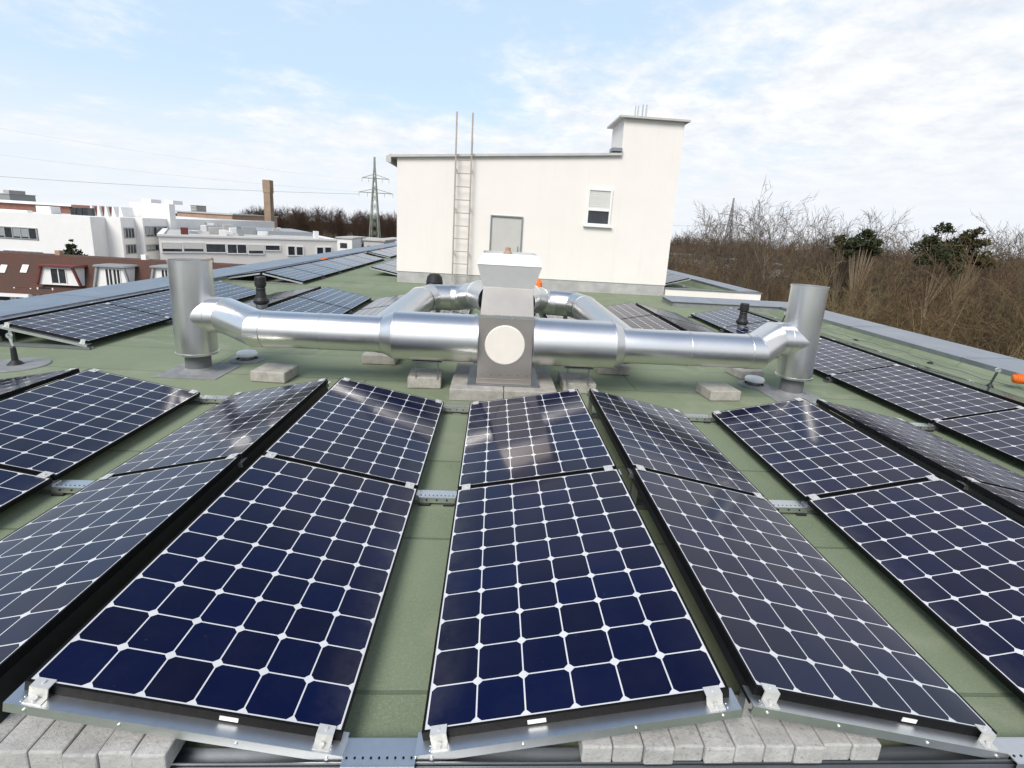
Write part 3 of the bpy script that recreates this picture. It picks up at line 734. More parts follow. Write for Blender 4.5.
def black_vent(x, y, z0, z1, label):
    t = thing('vent_pipe', label, 'vent pipe', (x, y, 0), 'black capped vent pipes')
    b = MB(); b.lathe((x, y, 0), (0, 0, 1), [(.16, .004), (.15, .02), (.085, .05), (.085, z0+.02)], 28); obj('steel_base', b, m_zincdark, t)
    b = MB(); H = z1-z0
    b.lathe((x, y, z0), (0, 0, 1), [(.08, 0), (.115, .03), (.118, .07), (.082, .12), (.068, H*.50), (.072, H*.56), (.066, H*.62), (.084, H*.66), (.084, H*.96), (.072, H), (0, H)], 28)
    b.collar((x, y, z0+H*.75), (0, 0, 1), .084, .02, .008, 28); obj('black_head', b, m_rubber, t)
black_vent(-3.79, 8.5, .34, .80, 'black ribbed vent pipe on a steel base behind the left duct')
black_vent(5.02, 9.75, .20, .63, 'black ribbed vent pipe on a steel base behind the right duct')
t = thing('roof_cowl', 'black domed cowl standing behind the left rear duct near the ladder', 'cowl', (-1.36, 12, 0))
b = MB(); b.tube((-1.36, 12, 0), (-1.36, 12, .38), .10, n=20); obj('pipe', b, m_zincdark, t)
b = MB(); b.lathe((-1.36, 12, .36), (0, 0, 1), [(.19, 0), (.195, .12), (.17, .24), (.11, .30), (0, .315)], 28); obj('dome', b, m_rubber, t)
# anchor posts
t = thing('anchor_post', 'black stemmed anchor eye on a round grey disc at the left edge', 'anchor post', (-5.16, 5.66, 0), 'fall arrest anchor posts')
b = MB(); b.lathe((-5.24, 5.70, 0), (0, 0, 1), [(0, .014), (.29, .013), (.30, .004)], 40); obj('disc', b, m_lead, t)
b = MB(); b.lathe((-5.24, 5.70, 0), (0, 0, 1), [(.075, .014), (.06, .03), (.03, .06), (.024, .20), (.012, .22)], 20); obj('stem', b, m_rubber, t)
b = MB(); b.tube((-5.24, 5.70, .21), (-5.26, 5.70, .31), .011, n=10); b.lathe((-5.26, 5.70, .335), (0, 1, 0), [(.032, -.008), (.032, .008), (.016, .008), (.016, -.008)], 20, closed=True); obj('eye', b, m_alu, t)
def anchor(x, y, label, tilt=.06):
    t = thing('anchor_post', label, 'anchor post', (x, y, 0), 'fall arrest anchor posts')
    b = MB(); b.lathe((x, y, 0), (0, 0, 1), [(.05, .004), (.04, .03), (.018, .06)], 16); b.tube((x, y, .05), (x+tilt, y, .24), .014, n=10); obj('stem', b, m_rubber, t)
    b = MB(); b.lathe((x+tilt, y, .26), (.3, 1, 0), [(.034, -.012), (.034, .012), (.014, .012), (.014, -.012)], 18, closed=True); obj('eye', b, m_alu, t)
anchor(7.12, 6.55, 'black stemmed anchor eye beside the orange float by the right parapet')
anchor(6.70, 11.2, 'black stemmed anchor eye on the felt before the cross parapet')
anchor(6.3, 16.6, 'small black anchor eye beyond the cream upstand wall')
def float_(p, r, l, label):
    b = MB(); p = Vector(p); b.lathe(p, (1, -.25, 0), [(0, -l), (r*.5, -l*.98), (r*.9, -l*.8), (r, -l*.45), (r, l*.45), (r*.9, l*.8), (r*.5, l*.98), (0, l)], 24)
    for k in range(7): b.collar(p+Vector((1, -.25, 0)).normalized()*(-l*.7+l*1.4*k/6), (1, -.25, 0), r*.98, .012, .010, 24)
    return tag(obj('orange_float', b, m_orange, None, loc=p), label, 'float', 'orange plastic floats')
float_((7.52, 6.50, .16), .062, .12, 'orange ribbed plastic float at the right picture edge')
float_((-6.75, 20.9, .12), .09, .16, 'orange plastic float on the far left parapet line')
float_((-6.65, 31.5, .12), .10, .17, 'orange plastic float at the far end of the left parapet')
float_((7.55, 22.0, .10), .09, .16, 'orange plastic float right of the penthouse on the far roof')
p = aty(536, 285, 7.9); t = thing('signal_post', 'orange capped steel post peeking out right of the fan unit hood', 'post', (p.x, p.y, 0))
b = MB(); b.tube((p.x, p.y, 0), (p.x, p.y, p.z-.1), .025, n=12); obj('pole', b, m_zincdark, t)
b = MB(); b.lathe((p.x, p.y, p.z-.12), (0, 0, 1), [(.085, 0), (.10, .05), (.095, .16), (.06, .22), (0, .24)], 20); obj('orange_cap', b, m_orange, t)
# loose lightning conductor wire near the right parapet
b = MB(); pts = []
for i in range(60):
    y = 1.0+i*.205; pts.append(Vector((7.42+.05*math.sin(i*.55)+.05*math.sin(i*.21), y, .035+.012*math.sin(i*1.9))))
for a, c in zip(pts, pts[1:]): b.tube(a, c, .006, n=6, caps=False)
tag(obj('conductor_wire', b, m_zincdark), 'thin lightning conductor wire lying along the right parapet', 'wire')
for i, y in enumerate((2.5, 4.4, 6.2, 7.9, 9.7, 11.6)):
    b = MB(); b.lathe((7.42, y, .004), (0, 0, 1), [(.045, 0), (.042, .015), (.02, .03), (0, .034)], 14)
    tag(obj('wire_holder', b, m_rubber, None, loc=(7.42, y, .004)), 'small black foot holding the conductor wire by the right parapet', 'wire holder', 'feet of the conductor wire')

# ------------------------------------------------------------------ penthouse
PY0, PY1 = 15.7, 21.0
PL, PR = -2.93, 5.42
ph = thing('penthouse', 'cream rendered roof penthouse with chimney tower, door, window and ladder', 'penthouse', (0, PY0, 0))
TX0, TZ = 3.62, 5.13
zr = lambda x: 3.62+(x-PL)/(TX0-PL)*.47
b = MB()
b.hexa([(PL, PY0, .34), (TX0, PY0, .34), (TX0, PY1, .34), (PL, PY1, .34), (PL, PY0, zr(PL)), (TX0, PY0, zr(TX0)), (TX0, PY1, zr(TX0)), (PL, PY1, zr(PL))])
wall = obj('wall', b, m_stucco, ph)
b = MB(); b.box(TX0+.0005, PR, PY0, PY0+1.55, .34, TZ); b.box(TX0+.0005, PR, PY0+1.551, PY1, .34, 3.9); obj('tower', b, m_stucco, ph)
b = MB(); b.box(PL+.012, PR-.012, PY0+.02, PY1-.02, -.02, .3395); obj('plinth', b, m_plinthw, ph)
b = MB(); x0, x1 = PL-.16, TX0-.002
b.hexa([(x0, PY0-.10, zr(x0)+.002), (x1, PY0-.10, zr(x1)+.002), (x1, PY1+.1, zr(x1)+.002), (x0, PY1+.1, zr(x0)+.002), (x0, PY0-.10, zr(x0)+.07), (x1, PY0-.10, zr(x1)+.07), (x1, PY1+.1, zr(x1)+.07), (x0, PY1+.1, zr(x0)+.07)])
b.hexa([(x0-.14, PY0-.10, zr(x0)-.12), (x0-.002, PY0-.10, zr(x0)-.16), (x0-.002, PY1, zr(x0)-.16), (x0-.14, PY1, zr(x0)-.12), (x0-.14, PY0-.10, zr(x0)+.02), (x0-.002, PY0-.10, zr(x0)+.09), (x0-.002, PY1, zr(x0)+.09), (x0-.14, PY1, zr(x0)+.02)])
obj('roof_edge', b, m_edge, ph)
b = MB(); b.box(TX0-.30, TX0-.003, PY0-.12, PY0+.3, zr(TX0)+.105, zr(TX0)+.20); obj('flashing_piece', b, m_zincdark, ph)
b = MB(); b.box(TX0-.16, PR+.12, PY0-.14, PY0+1.7, TZ+.002, TZ+.055); obj('tower_cap', b, m_edge, ph)
b = MB(); b.tube((4.13, PY0+.7, TZ+.05), (4.13, PY0+.7, TZ+.52), .06, n=16); obj('flue_pipe', b, m_duct, ph)
b = MB(); b.tube((4.37, PY0+.7, TZ+.05), (4.37, PY0+.7, TZ+.56), .08, n=16); obj('flue_pipe', b, m_duct, ph)
# door in a recess built as a proud frame and a dark reveal
d = MB(); d.box(-.115, .79, PY0-.006, PY0-.0005, .36, 2.13); do = obj('door', d, m_door, ph)
b = MB(); b.box(-.150, -.116, PY0-.05, PY0-.001, .36, 2.165); b.box(.791, .825, PY0-.05, PY0-.001, .36, 2.165); b.box(-.1155, .7905, PY0-.05, PY0-.001, 2.131, 2.165); obj('door_frame', b, m_zincdark, do)
b = MB(); b.tube((.70, PY0-.05, 1.15), (.70, PY0-.05, 1.30), .012, n=8); b.box(.685, .715, PY0-.05, PY0-.0065, 1.16, 1.18); b.box(.685, .715, PY0-.05, PY0-.0065, 1.27, 1.29); obj('handle', b, m_alu, do)
w = MB(); wx0, wx1, wz0, wz1 = 2.72, 3.47, 2.04, 3.12
w.box(wx0, wx0+.06, PY0-.05, PY0-.001, wz0, wz1); w.box(wx1-.06, wx1, PY0-.05, PY0-.001, wz0, wz1); w.box(wx0+.0605, wx1-.0605, PY0-.05, PY0-.001, wz1-.06, wz1); w.box(wx0+.0605, wx1-.0605, PY0-.05, PY0-.001, wz0, wz0+.06); w.box(wx0+.0605, wx1-.0605, PY0-.055, PY0-.001, 2.47, 2.54)
wo_ = obj('window', w, m_frame, ph)
b = MB(); b.box(wx0+.061, wx1-.061, PY0-.018, PY0-.002, wz0+.061, 2.469); obj('pane', b, m_glassdk, wo_)
b = MB()
for i in range(9): b.box(wx0+.061, wx1-.061, PY0-.022-(i % 2)*.002, PY0-.003, 2.541+i*.0575, 2.541+(i+1)*.0575-.004)
obj('roller_blind', b, m_blind, wo_)
b = MB(); b.box(wx0-.06, wx1+.06, PY0-.10, PY0-.001, wz0-.045, wz0-.001); obj('sill', b, m_frame, wo_)
# ladder
t = thing('wall_ladder', 'tall rusty steel ladder fixed to the penthouse wall left of the door', 'ladder', (-1.0, PY0-.2, .12))
for x in (-1.225, -.775):
    b = MB(); b.bar((x, PY0-.20, .10), (x, PY0-.20, 4.93), .045, .03); obj('rail', b, m_rust, t)
for i in range(10):
    b = MB(); z = .30+i*.372; b.tube((-1.203, PY0-.20, z), (-.797, PY0-.20, z), .013, n=8); obj('rung', b, m_rust, t)
b = MB()
for z in (1.0, 2.3, 3.4):
    for x in (-1.225, -.775): b.box(x-.015, x+.015, PY0-.184, PY0-.001, z-.012, z+.012)
obj('wall_bracket', b, m_rust, t)
# aerial and lamp details on the penthouse roof
b = MB(); b.tube((-1.0+.14, PY0+2, 3.7), (-.86, PY0+2, 4.6), .012, n=8); tag(obj('aerial', b, m_zincdark), 'thin aerial rod on the penthouse roof by the ladder', 'aerial')

# ------------------------------------------------------------------ town beyond the left parapet
# terrace with a brown tiled mansard roof and dormers
HY, HZ = 51.0, -3.25
hx0, hx1 = aty(-40, 262, HY).x, aty(282, 258, HY).x
eave_y, eave_z = HY-2.1, -6.75
house = thing('terrace_house', 'long terrace under a brown tiled mansard roof with dormers, beyond the left parapet', 'house', ((hx0+hx1)/2, HY, GROUND))
b = MB(); b.poly([(hx0, eave_y, eave_z), (hx0, HY, HZ), (hx0, HY+3.5, HZ-.2), (hx0, HY+9.5, eave_z)], (hx1-hx0, 0, 0)); obj('roof', b, m_tiles, house)
b = MB(); b.box(hx0+.2, hx1-.2, eave_y+.35, HY+9.2, GROUND, eave_z-.005); obj('wall', b, m_stucco_wall, house)
b = MB(); b.box(hx0, aty(29, 285, eave_y).x, eave_y-.25, eave_y+.3, eave_z-.30, eave_z-.01); obj('eave_board', b, m_white, house)
def rooflerp(z): return eave_y+(z-eave_z)/(HZ-eave_z)*(HY-eave_y)
def dormer(px0, px1, ptop, pbot, style):
    yf = eave_y+.15
    A, B = aty(px0, pbot, yf), aty(px1, pbot, yf); zt = aty((px0+px1)/2, ptop, yf).z; zb = A.z
    xa, xb = A.x, B.x; ins = (xb-xa)*.16
    yb = HY+.3
    b = MB(); b.poly([(xa, yf, zb), (xb, yf, zb), (xb-ins, yf, zt), (xa+ins, yf, zt)], (0, yb-yf, 0))
    dm = obj('dormer', b, m_stucco_wall, house)
    b = MB(); b.hexa([(xa+ins-.35, yf-.35, zt+.002), (xb-ins+.35, yf-.35, zt+.002), (xb-ins+.35, yb, zt+.002), (xa+ins-.35, yb, zt+.002), (xa+ins-.25, yf-.35, zt+.16), (xb-ins+.25, yf-.35, zt+.16), (xb-ins+.25, yb, zt+.16), (xa+ins-.25, yb, zt+.16)])
    cm = m_redmetal if style == 'red' else m_greymetal
    obj('dormer_roof', b, cm, dm)
    b = MB()
    b.bar((xa-.05, yf-.12, zb), (xa+ins-.1, yf-.12, zt), .16, .2, upv=(0, 1, 0)); obj('dormer_cheek', b, cm, dm); b = MB(); b.bar((xb+.05, yf-.12, zb), (xb-ins+.1, yf-.12, zt), .16, .2, upv=(0, 1, 0)); obj('dormer_cheek', b, cm, dm)
    n = 1 if style == 'red' else 2
    for i in range(n):
        b = MB(); wdt = (xb-xa); c = xa+wdt*(.50 if n == 1 else (.42+.22*i)); hw = wdt*(.17 if n == 1 else .085)
        b.box(c-hw, c+hw, yf-.03, yf-.002, zb+(zt-zb)*.12, zt-(zt-zb)*.12); ww = obj('dormer_window', b, m_glassdk, dm)
        b = MB(); b.box(c-.04, c+.04, yf-.06, yf-.0305, zb+(zt-zb)*.12, zt-(zt-zb)*.12); b.box(c-hw-.06, c-hw-.001, yf-.06, yf-.002, zb+(zt-zb)*.10, zt-(zt-zb)*.1); b.box(c+hw+.001, c+hw+.06, yf-.06, yf-.002, zb+(zt-zb)*.10, zt-(zt-zb)*.1); obj('window_frame', b, m_frame, ww)
dormer(39, 81, 267, 284, 'red'); dormer(96, 131, 267, 287, 'grey'); dormer(152, 186, 268, 287, 'grey'); dormer(-22, 14, 262, 280, 'red') if False else None
for px in (3, 24):
    c = aty(px, 269, rooflerp(-4.7)-.05); b = MB(); y = rooflerp(c.z)
    sl = Vector((0, HY-eave_y, HZ-eave_z)).normalized(); nrm = Vector((0, -sl.z, sl.y))
    q = [Vector((c.x+a*.28, y, c.z))+sl*e*.40+nrm*.02 for a, e in ((-1, -1), (1, -1), (1, 1), (-1, 1))]; b.poly(q, nrm*.06); obj('skylight', b, m_white, house)
for px0, px1, y0, y1 in ((0, 9, 288, 300), (17, 30, 288, 300), (40, 52, 288, 298)):
    A, B = aty(px0, y1, eave_y+.3), aty(px1, y0, eave_y+.3); b = MB(); b.box(A.x, B.x, eave_y+.30, eave_y+.348, A.z, B.z); ww = obj('window', b, m_glassdk, house)
    b = MB(); b.box(A.x, B.x, eave_y+.26, eave_y+.299, (A.z*.6+B.z*.4)-.06, (A.z*.6+B.z*.4)+.06); b.box(A.x-.12, A.x-.001, eave_y+.26, eave_y+.345, A.z, B.z); b.box(B.x+.001, B.x+.12, eave_y+.26, eave_y+.345, A.z, B.z); obj('frame', b, m_frame, ww)
for px, py, hh in ((145, 254, .9), (60, 255, .8), (210, 259, .9)):
    c = aty(px, py, HY+.9); b = MB(); b.box(c.x-.22, c.x+.22, HY+.6, HY+1.1, HZ-.3, HZ+hh*.5); obj('chimney', b, m_tan if px != 145 else m_white, house)

# white stepped factory
FY = 86.0
fac = thing('factory_building', 'large white stepped factory with strip windows and brown roof storey', 'factory', (-75, FY, GROUND))
XA = aty(92, 235, FY).x; zA = aty(60, 215, FY).z
YB = atx(107, 235, XA).y; XB = aty(122, 235, YB).x; YC = atx(136, 235, XB).y; XC = aty(144, 235, YC).x; YD = atx(168, 235, XC).y; XD = aty(171, 228, YD).x
b = MB(); b.box(-135, XA, FY, FY+60, GROUND, zA); obj('front_block', b, m_stucco_wall, fac)
b = MB(); b.box(XA+.01, XB, YB, FY+60, GROUND, zA+.1); obj('stepped_block', b, m_stucco_wall, fac)
b = MB(); b.box(XB+.01, XC, YC, FY+60, GROUND, zA+.15); obj('stepped_block', b, m_stucco_wall, fac)
zD = aty(168, 204, YD).z
b = MB(); b.box(aty(130, 210, YD).x, XD, YD, atx(176, 220, XD).y, GROUND, zD); obj('tall_block', b, m_stucco_wall, fac)
def strip(xa, xb, y, za, zb, n, face='f', parent=fac):
    b = MB()
    if face == 'f': b.box(xa, xb, y-.06, y-.005, za, zb)
    else: b.box(y+.005, y+.06, xa, xb, za, zb)
    w_ = obj('window_strip', b, m_glassdk, parent)
    b = MB()
    for i in range(n+1):
        c = xa+(xb-xa)*i/n
        if face == 'f': b.box(c-.09, c+.09, y-.14, y-.061, za, zb)
        else: b.box(y+.061, y+.14, c-.09, c+.09, za, zb)
    for z in (za-.12, zb):
        if face == 'f': b.box(xa-.1, xb+.1, y-.16, y-.005, z+.001, z+.12)
        else: b.box(y+.005, y+.16, xa-.1, xb+.1, z+.001, z+.12)
    obj('mullion', b, m_greymetal, w_)
    if n > 3:
        for i in range(n):
            if i % 3 == 2: continue
            b = MB()
            c0, c1 = xa+(xb-xa)*i/n+.12, xa+(xb-xa)*(i+1)/n-.12
            if face == 'f': b.box(c0, c1, y-.10, y-.0615, za+(zb-za)*.15, zb-.05)
            else: b.box(y+.0615, y+.10, c0, c1, za+(zb-za)*.15, zb-.05)
            obj('blind', b, m_greymetal, w_)
za, zb = aty(20, 238, FY).z, aty(20, 228, FY).z
strip(aty(-60, 232, FY).x, aty(37, 232, FY).x, FY, za, zb, 12)
strip(aty(5, 252, FY).x, aty(42, 252, FY).x, FY, aty(20, 259, FY).z, aty(20, 251.5, FY).z, 6)
for X, pa, pb, y0, y1, n in ((XB, 125, 134, 228.5, 237.5, 3), (XB, 127, 136, 245, 253, 3), (XC, 146, 167, 227, 236, 6), (XC, 147, 166, 245, 250, 5)):
    ya, yb = atx(pa, y1, X).y, atx(pb, y1, X).y; pm = (pa+pb)/2
    strip(ya, yb, X, atx(pm, y1, X).z, atx(pm, y0, X).z, n, 's')
b = MB(); b.box(-135, aty(70, 208, 97).x, 97, 125, zA, aty(30, 204, 97).z); obj('roof_storey', b, m_brownroof, fac)
b = MB(); b.box(-135, aty(70, 208, 97).x+.6, 96.5, 125.5, aty(30, 204, 97).z+.002, aty(30, 204, 97).z+.35); obj('roof_storey_edge', b, m_white, fac)
A_, B_ = aty(37, 215, 90), aty(50, 206.5, 90); b = MB(); b.box(A_.x, B_.x, 90, 92, zA, B_.z); obj('lift_housing', b, m_white, fac)
A_, B_ = aty(-20, 215, 89), aty(27, 210.5, 89); b = MB(); b.box(A_.x, B_.x, 89, 90, zA, B_.z); obj('roof_box', b, m_white, fac)
for i in range(3):
    A_, B_ = aty(71+i*6, 215, 92), aty(75.5+i*6, 208, 92); b = MB(); b.box(A_.x, B_.x, 92, 93.5, zA, B_.z); obj('louvre_box', b, m_glassdk, fac)
for i in range(5):
    A_ = aty(92+i*7.2, 216, 95); b = MB(); b.poly([(A_.x-.36, 95, zA), (A_.x+.36, 95, zA), (A_.x+.10, 95, zA+1.75), (A_.x-.10, 95, zA+1.75)], (0, 3, 0)); obj('vent_fin', b, m_white, fac)
b = MB(); b.box(aty(88, 210, 99).x, aty(124, 210, 99).x, 95.6, 104, zA, zA+1.65); obj('fin_backing', b, m_brownroof, fac)
for px, py in ((150, 203), (172, 203.5)):
    c = aty(px, py, YD+3); b = MB(); b.box(c.x-.8, c.x+.8, YD+2, YD+5, zD, zD+.7); obj('roof_box', b, m_white, fac)
A_, B_ = aty(145, 218, YC+8), aty(158, 208, YC+8); 

# long low workshop, its front running away to the right
P0 = aty(158, 234, 75.0); P1 = aty(337, 240, 93.0)
LZ = P0.z; dirv = Vector((P1.x-P0.x, P1.y-P0.y, 0)); LL = dirv.length; dirv.normalize(); nv = Vector((dirv.y, -dirv.x, 0)); dep = Vector((-.50, .866, 0))
shop = thing('workshop_building', 'long low cream workshop with a row of windows behind the left stack', 'workshop', (P0.x, P0.y, GROUND))
def wpt(s, d, z): return Vector((P0.x, P0.y, 0))+dirv*s+dep*d+Vector((0, 0, z))
def wbox(b, s0, s1, d0, d1, z0, z1, mi=0): b.hexa([wpt(s0, d0, z0), wpt(s1, d0, z0), wpt(s1, d1, z0), wpt(s0, d1, z0), wpt(s0, d0, z1), wpt(s1, d0, z1), wpt(s1, d1, z1), wpt(s0, d1, z1)], mi)
def onwall(px, py):
    d = ray(px, py); k = (Vector((P0.x, P0.y, CAM_H))-Vector((0, 0, CAM_H))).dot(nv)/d.dot(nv); q = d*k+Vector((0, 0, CAM_H))
    return (q-Vector((P0.x, P0.y, 0))).dot(dirv), q.z
b = MB(); wbox(b, 0, LL, 0, 45, GROUND, LZ-.3); obj('wall', b, m_stucco, shop)
b = MB(); wbox(b, -.15, LL+.15, -.15, .6, LZ-.298, LZ); wbox(b, -.15, .6, .601, 45, LZ-.298, LZ); wbox(b, LL-.6, LL+.15, .601, 45, LZ-.298, LZ); obj('roof_edge', b, m_stucco_wall, shop)
b = MB(); wbox(b, .601, LL-.601, .602, 45, LZ-.297, LZ-.2); obj('flat_roof_deck', b, m_flatgrey, shop)
for pa, pb, y0, y1, bl in ((162, 181.5, 243, 251.5, 1), (183.5, 203, 243, 251.5, 1), (206, 225, 244, 252, 0), (227.5, 246, 244.5, 253, 0), (248.5, 263, 245, 253.5, 1), (265.5, 279.5, 245.5, 250, 0), (288, 294.5, 246.5, 255, 0), (296.5, 302.5, 247, 255, 0), (317, 323, 247.5, 254, 0), (325, 331, 247.5, 254, 0)):
    s0, z1 = onwall(pa, y0); s1, _ = onwall(pb, y0); _, z0 = onwall(pa, y1)
    b = MB(); wbox(b, s0, s1, -.08, -.005, z0, z1); w_ = obj('window', b, m_glassdk, shop)
    b = MB(); wbox(b, s0-.15, s0-.001, -.14, -.005, z0-.15, z1+.15); wbox(b, s1+.001, s1+.15, -.14, -.005, z0-.15, z1+.15); wbox(b, s0, s1, -.14, -.005, z1+.001, z1+.15); wbox(b, s0, s1, -.18, -.005, z0-.15, z0-.001)
    n = max(1, int((s1-s0)/1.3))
    for i in range(1, n): c = s0+(s1-s0)*i/n; wbox(b, c-.05, c+.05, -.12, -.081, z0, z1)
    obj('frame', b, m_frame, w_)
    if bl: b = MB(); wbox(b, s0+.03, s1-.03, -.13, -.121, z0+(z1-z0)*.34, z1-.01); obj('blind', b, m_blind, w_)
rr = random.Random(11)
for i in range(26):
    s, d = rr.uniform(3, LL-3), rr.uniform(4, 40); a = rr.uniform(.5, 2.2); h_ = rr.uniform(.4, 1.3)
    b = MB(); wbox(b, s, s+a, d, d+a*rr.uniform(.6, 2.2), LZ-.199, LZ+h_-.2); obj('roof_plant', b, rr.choice([m_white, m_flatgrey, m_greymetal, m_stucco_wall]), shop)
b = MB(); s, d = LL*.52, 20; wbox(b, LL*.45, LL*.96, 16, 40, LZ-.199, LZ+.5); obj('raised_roof', b, m_greymetal, shop)
p = onwall(181, 229); b = MB(); wbox(b, p[0]-.1, p[0]+.9, 4, 5, LZ-.199, LZ+.9); obj('red_roof_box', b, m_redmetal, shop)

def town_box(name, label, cat, px0, px1, ptop, Y, depth, mat, roofmat=None, base=GROUND):
    A, B = aty(px0, ptop, Y), aty(px1, ptop, Y); z = (A.z+B.z)/2
    t = thing(name, label, cat, ((A.x+B.x)/2, Y, base))
    b = MB(); b.box(A.x, B.x, Y, Y+depth, base, z); obj('wall', b, mat, t)
    b = MB(); b.box(A.x-.3, B.x+.3, Y-.3, Y+depth+.3, z+.002, z+.35); obj('roof', b, roofmat or m_flatgrey, t)
    return t, A, B, z
t, A, B, z = town_box('warehouse', 'tan brick works building beyond the low workshop', 'warehouse', 177, 232, 213.5, 150, 30, m_tan)
for i in range(6):
    b = MB(); x = A.x+(B.x-A.x)*(.08+.15*i); b.box(x, x+1.6, 149.9, 149.99, z-3.2, z-1.8); obj('window', b, m_glassdk, t)
t, A, B, z = town_box('warehouse', 'pale low sheds in front of the tan works', 'warehouse', 186, 236, 220.5, 132, 12, m_stucco_wall)
for i in range(5):
    b = MB(); x = A.x+(B.x-A.x)*(.1+.18*i); b.box(x, x+1.4, 131.9, 131.99, z-2.4, z-1.0); obj('window', b, m_glassdk, t)
t, A, B, z = town_box('tower_block', 'distant grey tower block on the skyline right of the factory', 'tower block', 190.5, 196, 205.5, 420, 14, m_flatgrey)
b = MB()
for i in range(5): b.box(A.x+.4, B.x-.4, 419.8, 419.95, z-2.2*i-2.0, z-2.2*i-1.0)
obj('window', b, m_greymetal, t)
t, A, B, z = town_box('tower_block', 'distant grey stepped block at the far left skyline', 'tower block', -30, 9, 193, 300, 16, m_greymetal)
b = MB(); b.box(B.x-3, B.x, 300.1, 310, z+.36, z+2.2); obj('roof_house', b, m_flatgrey, t)
for i, (a, c, tp, Y, mm) in enumerate(((337, 352, 238.5, 140, m_stucco_wall), (354, 366, 239.5, 150, m_greymetal), (384, 402, 240, 145, m_stucco_wall), (364, 384, 241, 128, m_flatgrey))):
    t, A, B, z = town_box('shed', ['white shed right of the workshop', 'grey shed left of the pylon foot', 'white shed right of the pylon foot', 'low grey shed before the pylon foot'][i], 'shed', a, c, tp, Y, 14, mm)
    b = MB(); b.box(A.x+.8, A.x+2.6, Y-.1, Y-.005, z-2.5, z-1.2); obj('window', b, m_glassdk, t)
for i, (a, c, tp, Y) in enumerate(((675, 722, 258, 82), (726, 762, 263, 74), (770, 800, 268, 68))):
    t, A, B, z = town_box('shed', ['long pale shed glimpsed through the bare trees', 'middle pale shed glimpsed through the bare trees', 'short pale shed glimpsed through the trees'][i], 'shed', a, c, tp, Y, 8, m_stucco_wall, m_zinc)
    b = MB(); b.box(A.x+1, A.x+3, Y-.1, Y-.005, z-2.6, z-1.2); obj('window', b, m_glassdk, t)

c = aty(268, 200, 150); zt = aty(267, 180, 150).z
t = thing('factory_chimney', 'tall tan square chimney with a darker head behind the workshop', 'chimney', (c.x, 150, GROUND))
b = MB(); b.hexa([(c.x-.95, 149.2, GROUND), (c.x+.95, 149.2, GROUND), (c.x+.95, 151.6, GROUND), (c.x-.95, 151.6, GROUND), (c.x-.85, 149.3, zt-3.4), (c.x+.85, 149.3, zt-3.4), (c.x+.85, 151.5, zt-3.4), (c.x-.85, 151.5, zt-3.4)]); obj('shaft', b, m_chim, t)
b = MB(); b.box(c.x-.98, c.x+.98, 149.2, 151.6, zt-3.39, zt); b.box(c.x+.87, c.x+1.05, 150, 150.5, zt-8, zt-2); obj('head', b, m_chim, t)

# pylons
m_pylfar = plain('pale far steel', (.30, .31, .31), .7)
def pylon(px, ptop, Y, label, arms, wbase, pm=None):
    pm = pm or m_pylon
    top = aty(px, ptop, Y)
    t = thing('power_pylon', label, 'pylon', (top.x, Y, GROUND))
    H = top.z-GROUND; th = .16*Y/170
    def corner(f, sx, sy):
        w = wbase*(1-f)**1.0*.5 if f < .55 else wbase*.45*.5*(1-(f-.55)/.45)
        if f < .55: w = wbase*.5*(1-f)
        return Vector((top.x+sx*max(w, .12), Y+sy*max(w, .12), GROUND+H*f))
    b = MB()
    n = 12; fs = [1-(1-i/n)**1.0 for i in range(n+1)]
    for sx in (-1, 1):
        for sy in (-1, 1):
            for a, c in zip(fs, fs[1:]): b.bar(corner(a, sx, sy), corner(c, sx, sy), th*1.6)
    obj('leg', b, pm, t)
    b = MB()
    for a, c in zip(fs, fs[1:]):
        for (p, q) in (((-1, -1), (1, -1)), ((1, -1), (1, 1)), ((1, 1), (-1, 1)), ((-1, 1), (-1, -1))):
            b.bar(corner(a, *p), corner(c, *q), th*.7); b.bar(corner(a, *q), corner(c, *p), th*.7)
    obj('bracing', b, pm, t)
    for pa, pb, py in arms:
        A, B = aty(pa, py, Y), aty(pb, py, Y); zz = (A.z+B.z)/2
        b = MB(); b.bar((A.x, Y, zz), (B.x, Y, zz), th*1.4); b.bar((A.x, Y, zz), (top.x, Y, zz+1.3*Y/170), th); b.bar((B.x, Y, zz), (top.x, Y, zz+1.3*Y/170), th)
        for k in (.0, .25, .75, 1.0):
            x = A.x+(B.x-A.x)*k; b.bar((x, Y, zz), (x, Y, zz-1.2*Y/170), th*.6)
        obj('cross_arm', b, pm, t)
    return top
pylon(374.5, 157, 170, 'green lattice power pylon on the skyline left of the penthouse', ((359, 393, 193), (362, 389, 178.5)), 3.9)
pylon(734, 198, 260, 'faint distant lattice pylon among the treetops right of the penthouse', ((717, 745, 225), (719, 743, 214.5)), 4.5, m_pylfar)
def wire(a, c, sag, r, label):
    b = MB(); a, c = Vector(a), Vector(c); P_ = []
    for i in range(25): k = i/24; q = a.lerp(c, k); q.z -= sag*4*k*(1-k); P_.append(q)
    for p_, q_ in zip(P_, P_[1:]): b.tube(p_, q_, r, n=5, caps=False)
    tag(obj('power_line', b, m_wire), label, 'power line', 'power lines')
wire(aty(359, 194, 170), aty(-60, 172, 150), .8, .045, 'power line from the lower pylon arm to the left picture edge')
wire(aty(393, 194, 170), aty(-60, 147, 120), 1.0, .013, 'thin power line crossing the sky at the left')
wire(aty(362, 180, 170), aty(-60, 118, 110), 1.0, .010, 'faint upper power line above the factory')
wire(aty(717, 226, 260), aty(600, 222, 300), .6, .05, 'faint power line between penthouse and distant pylon')

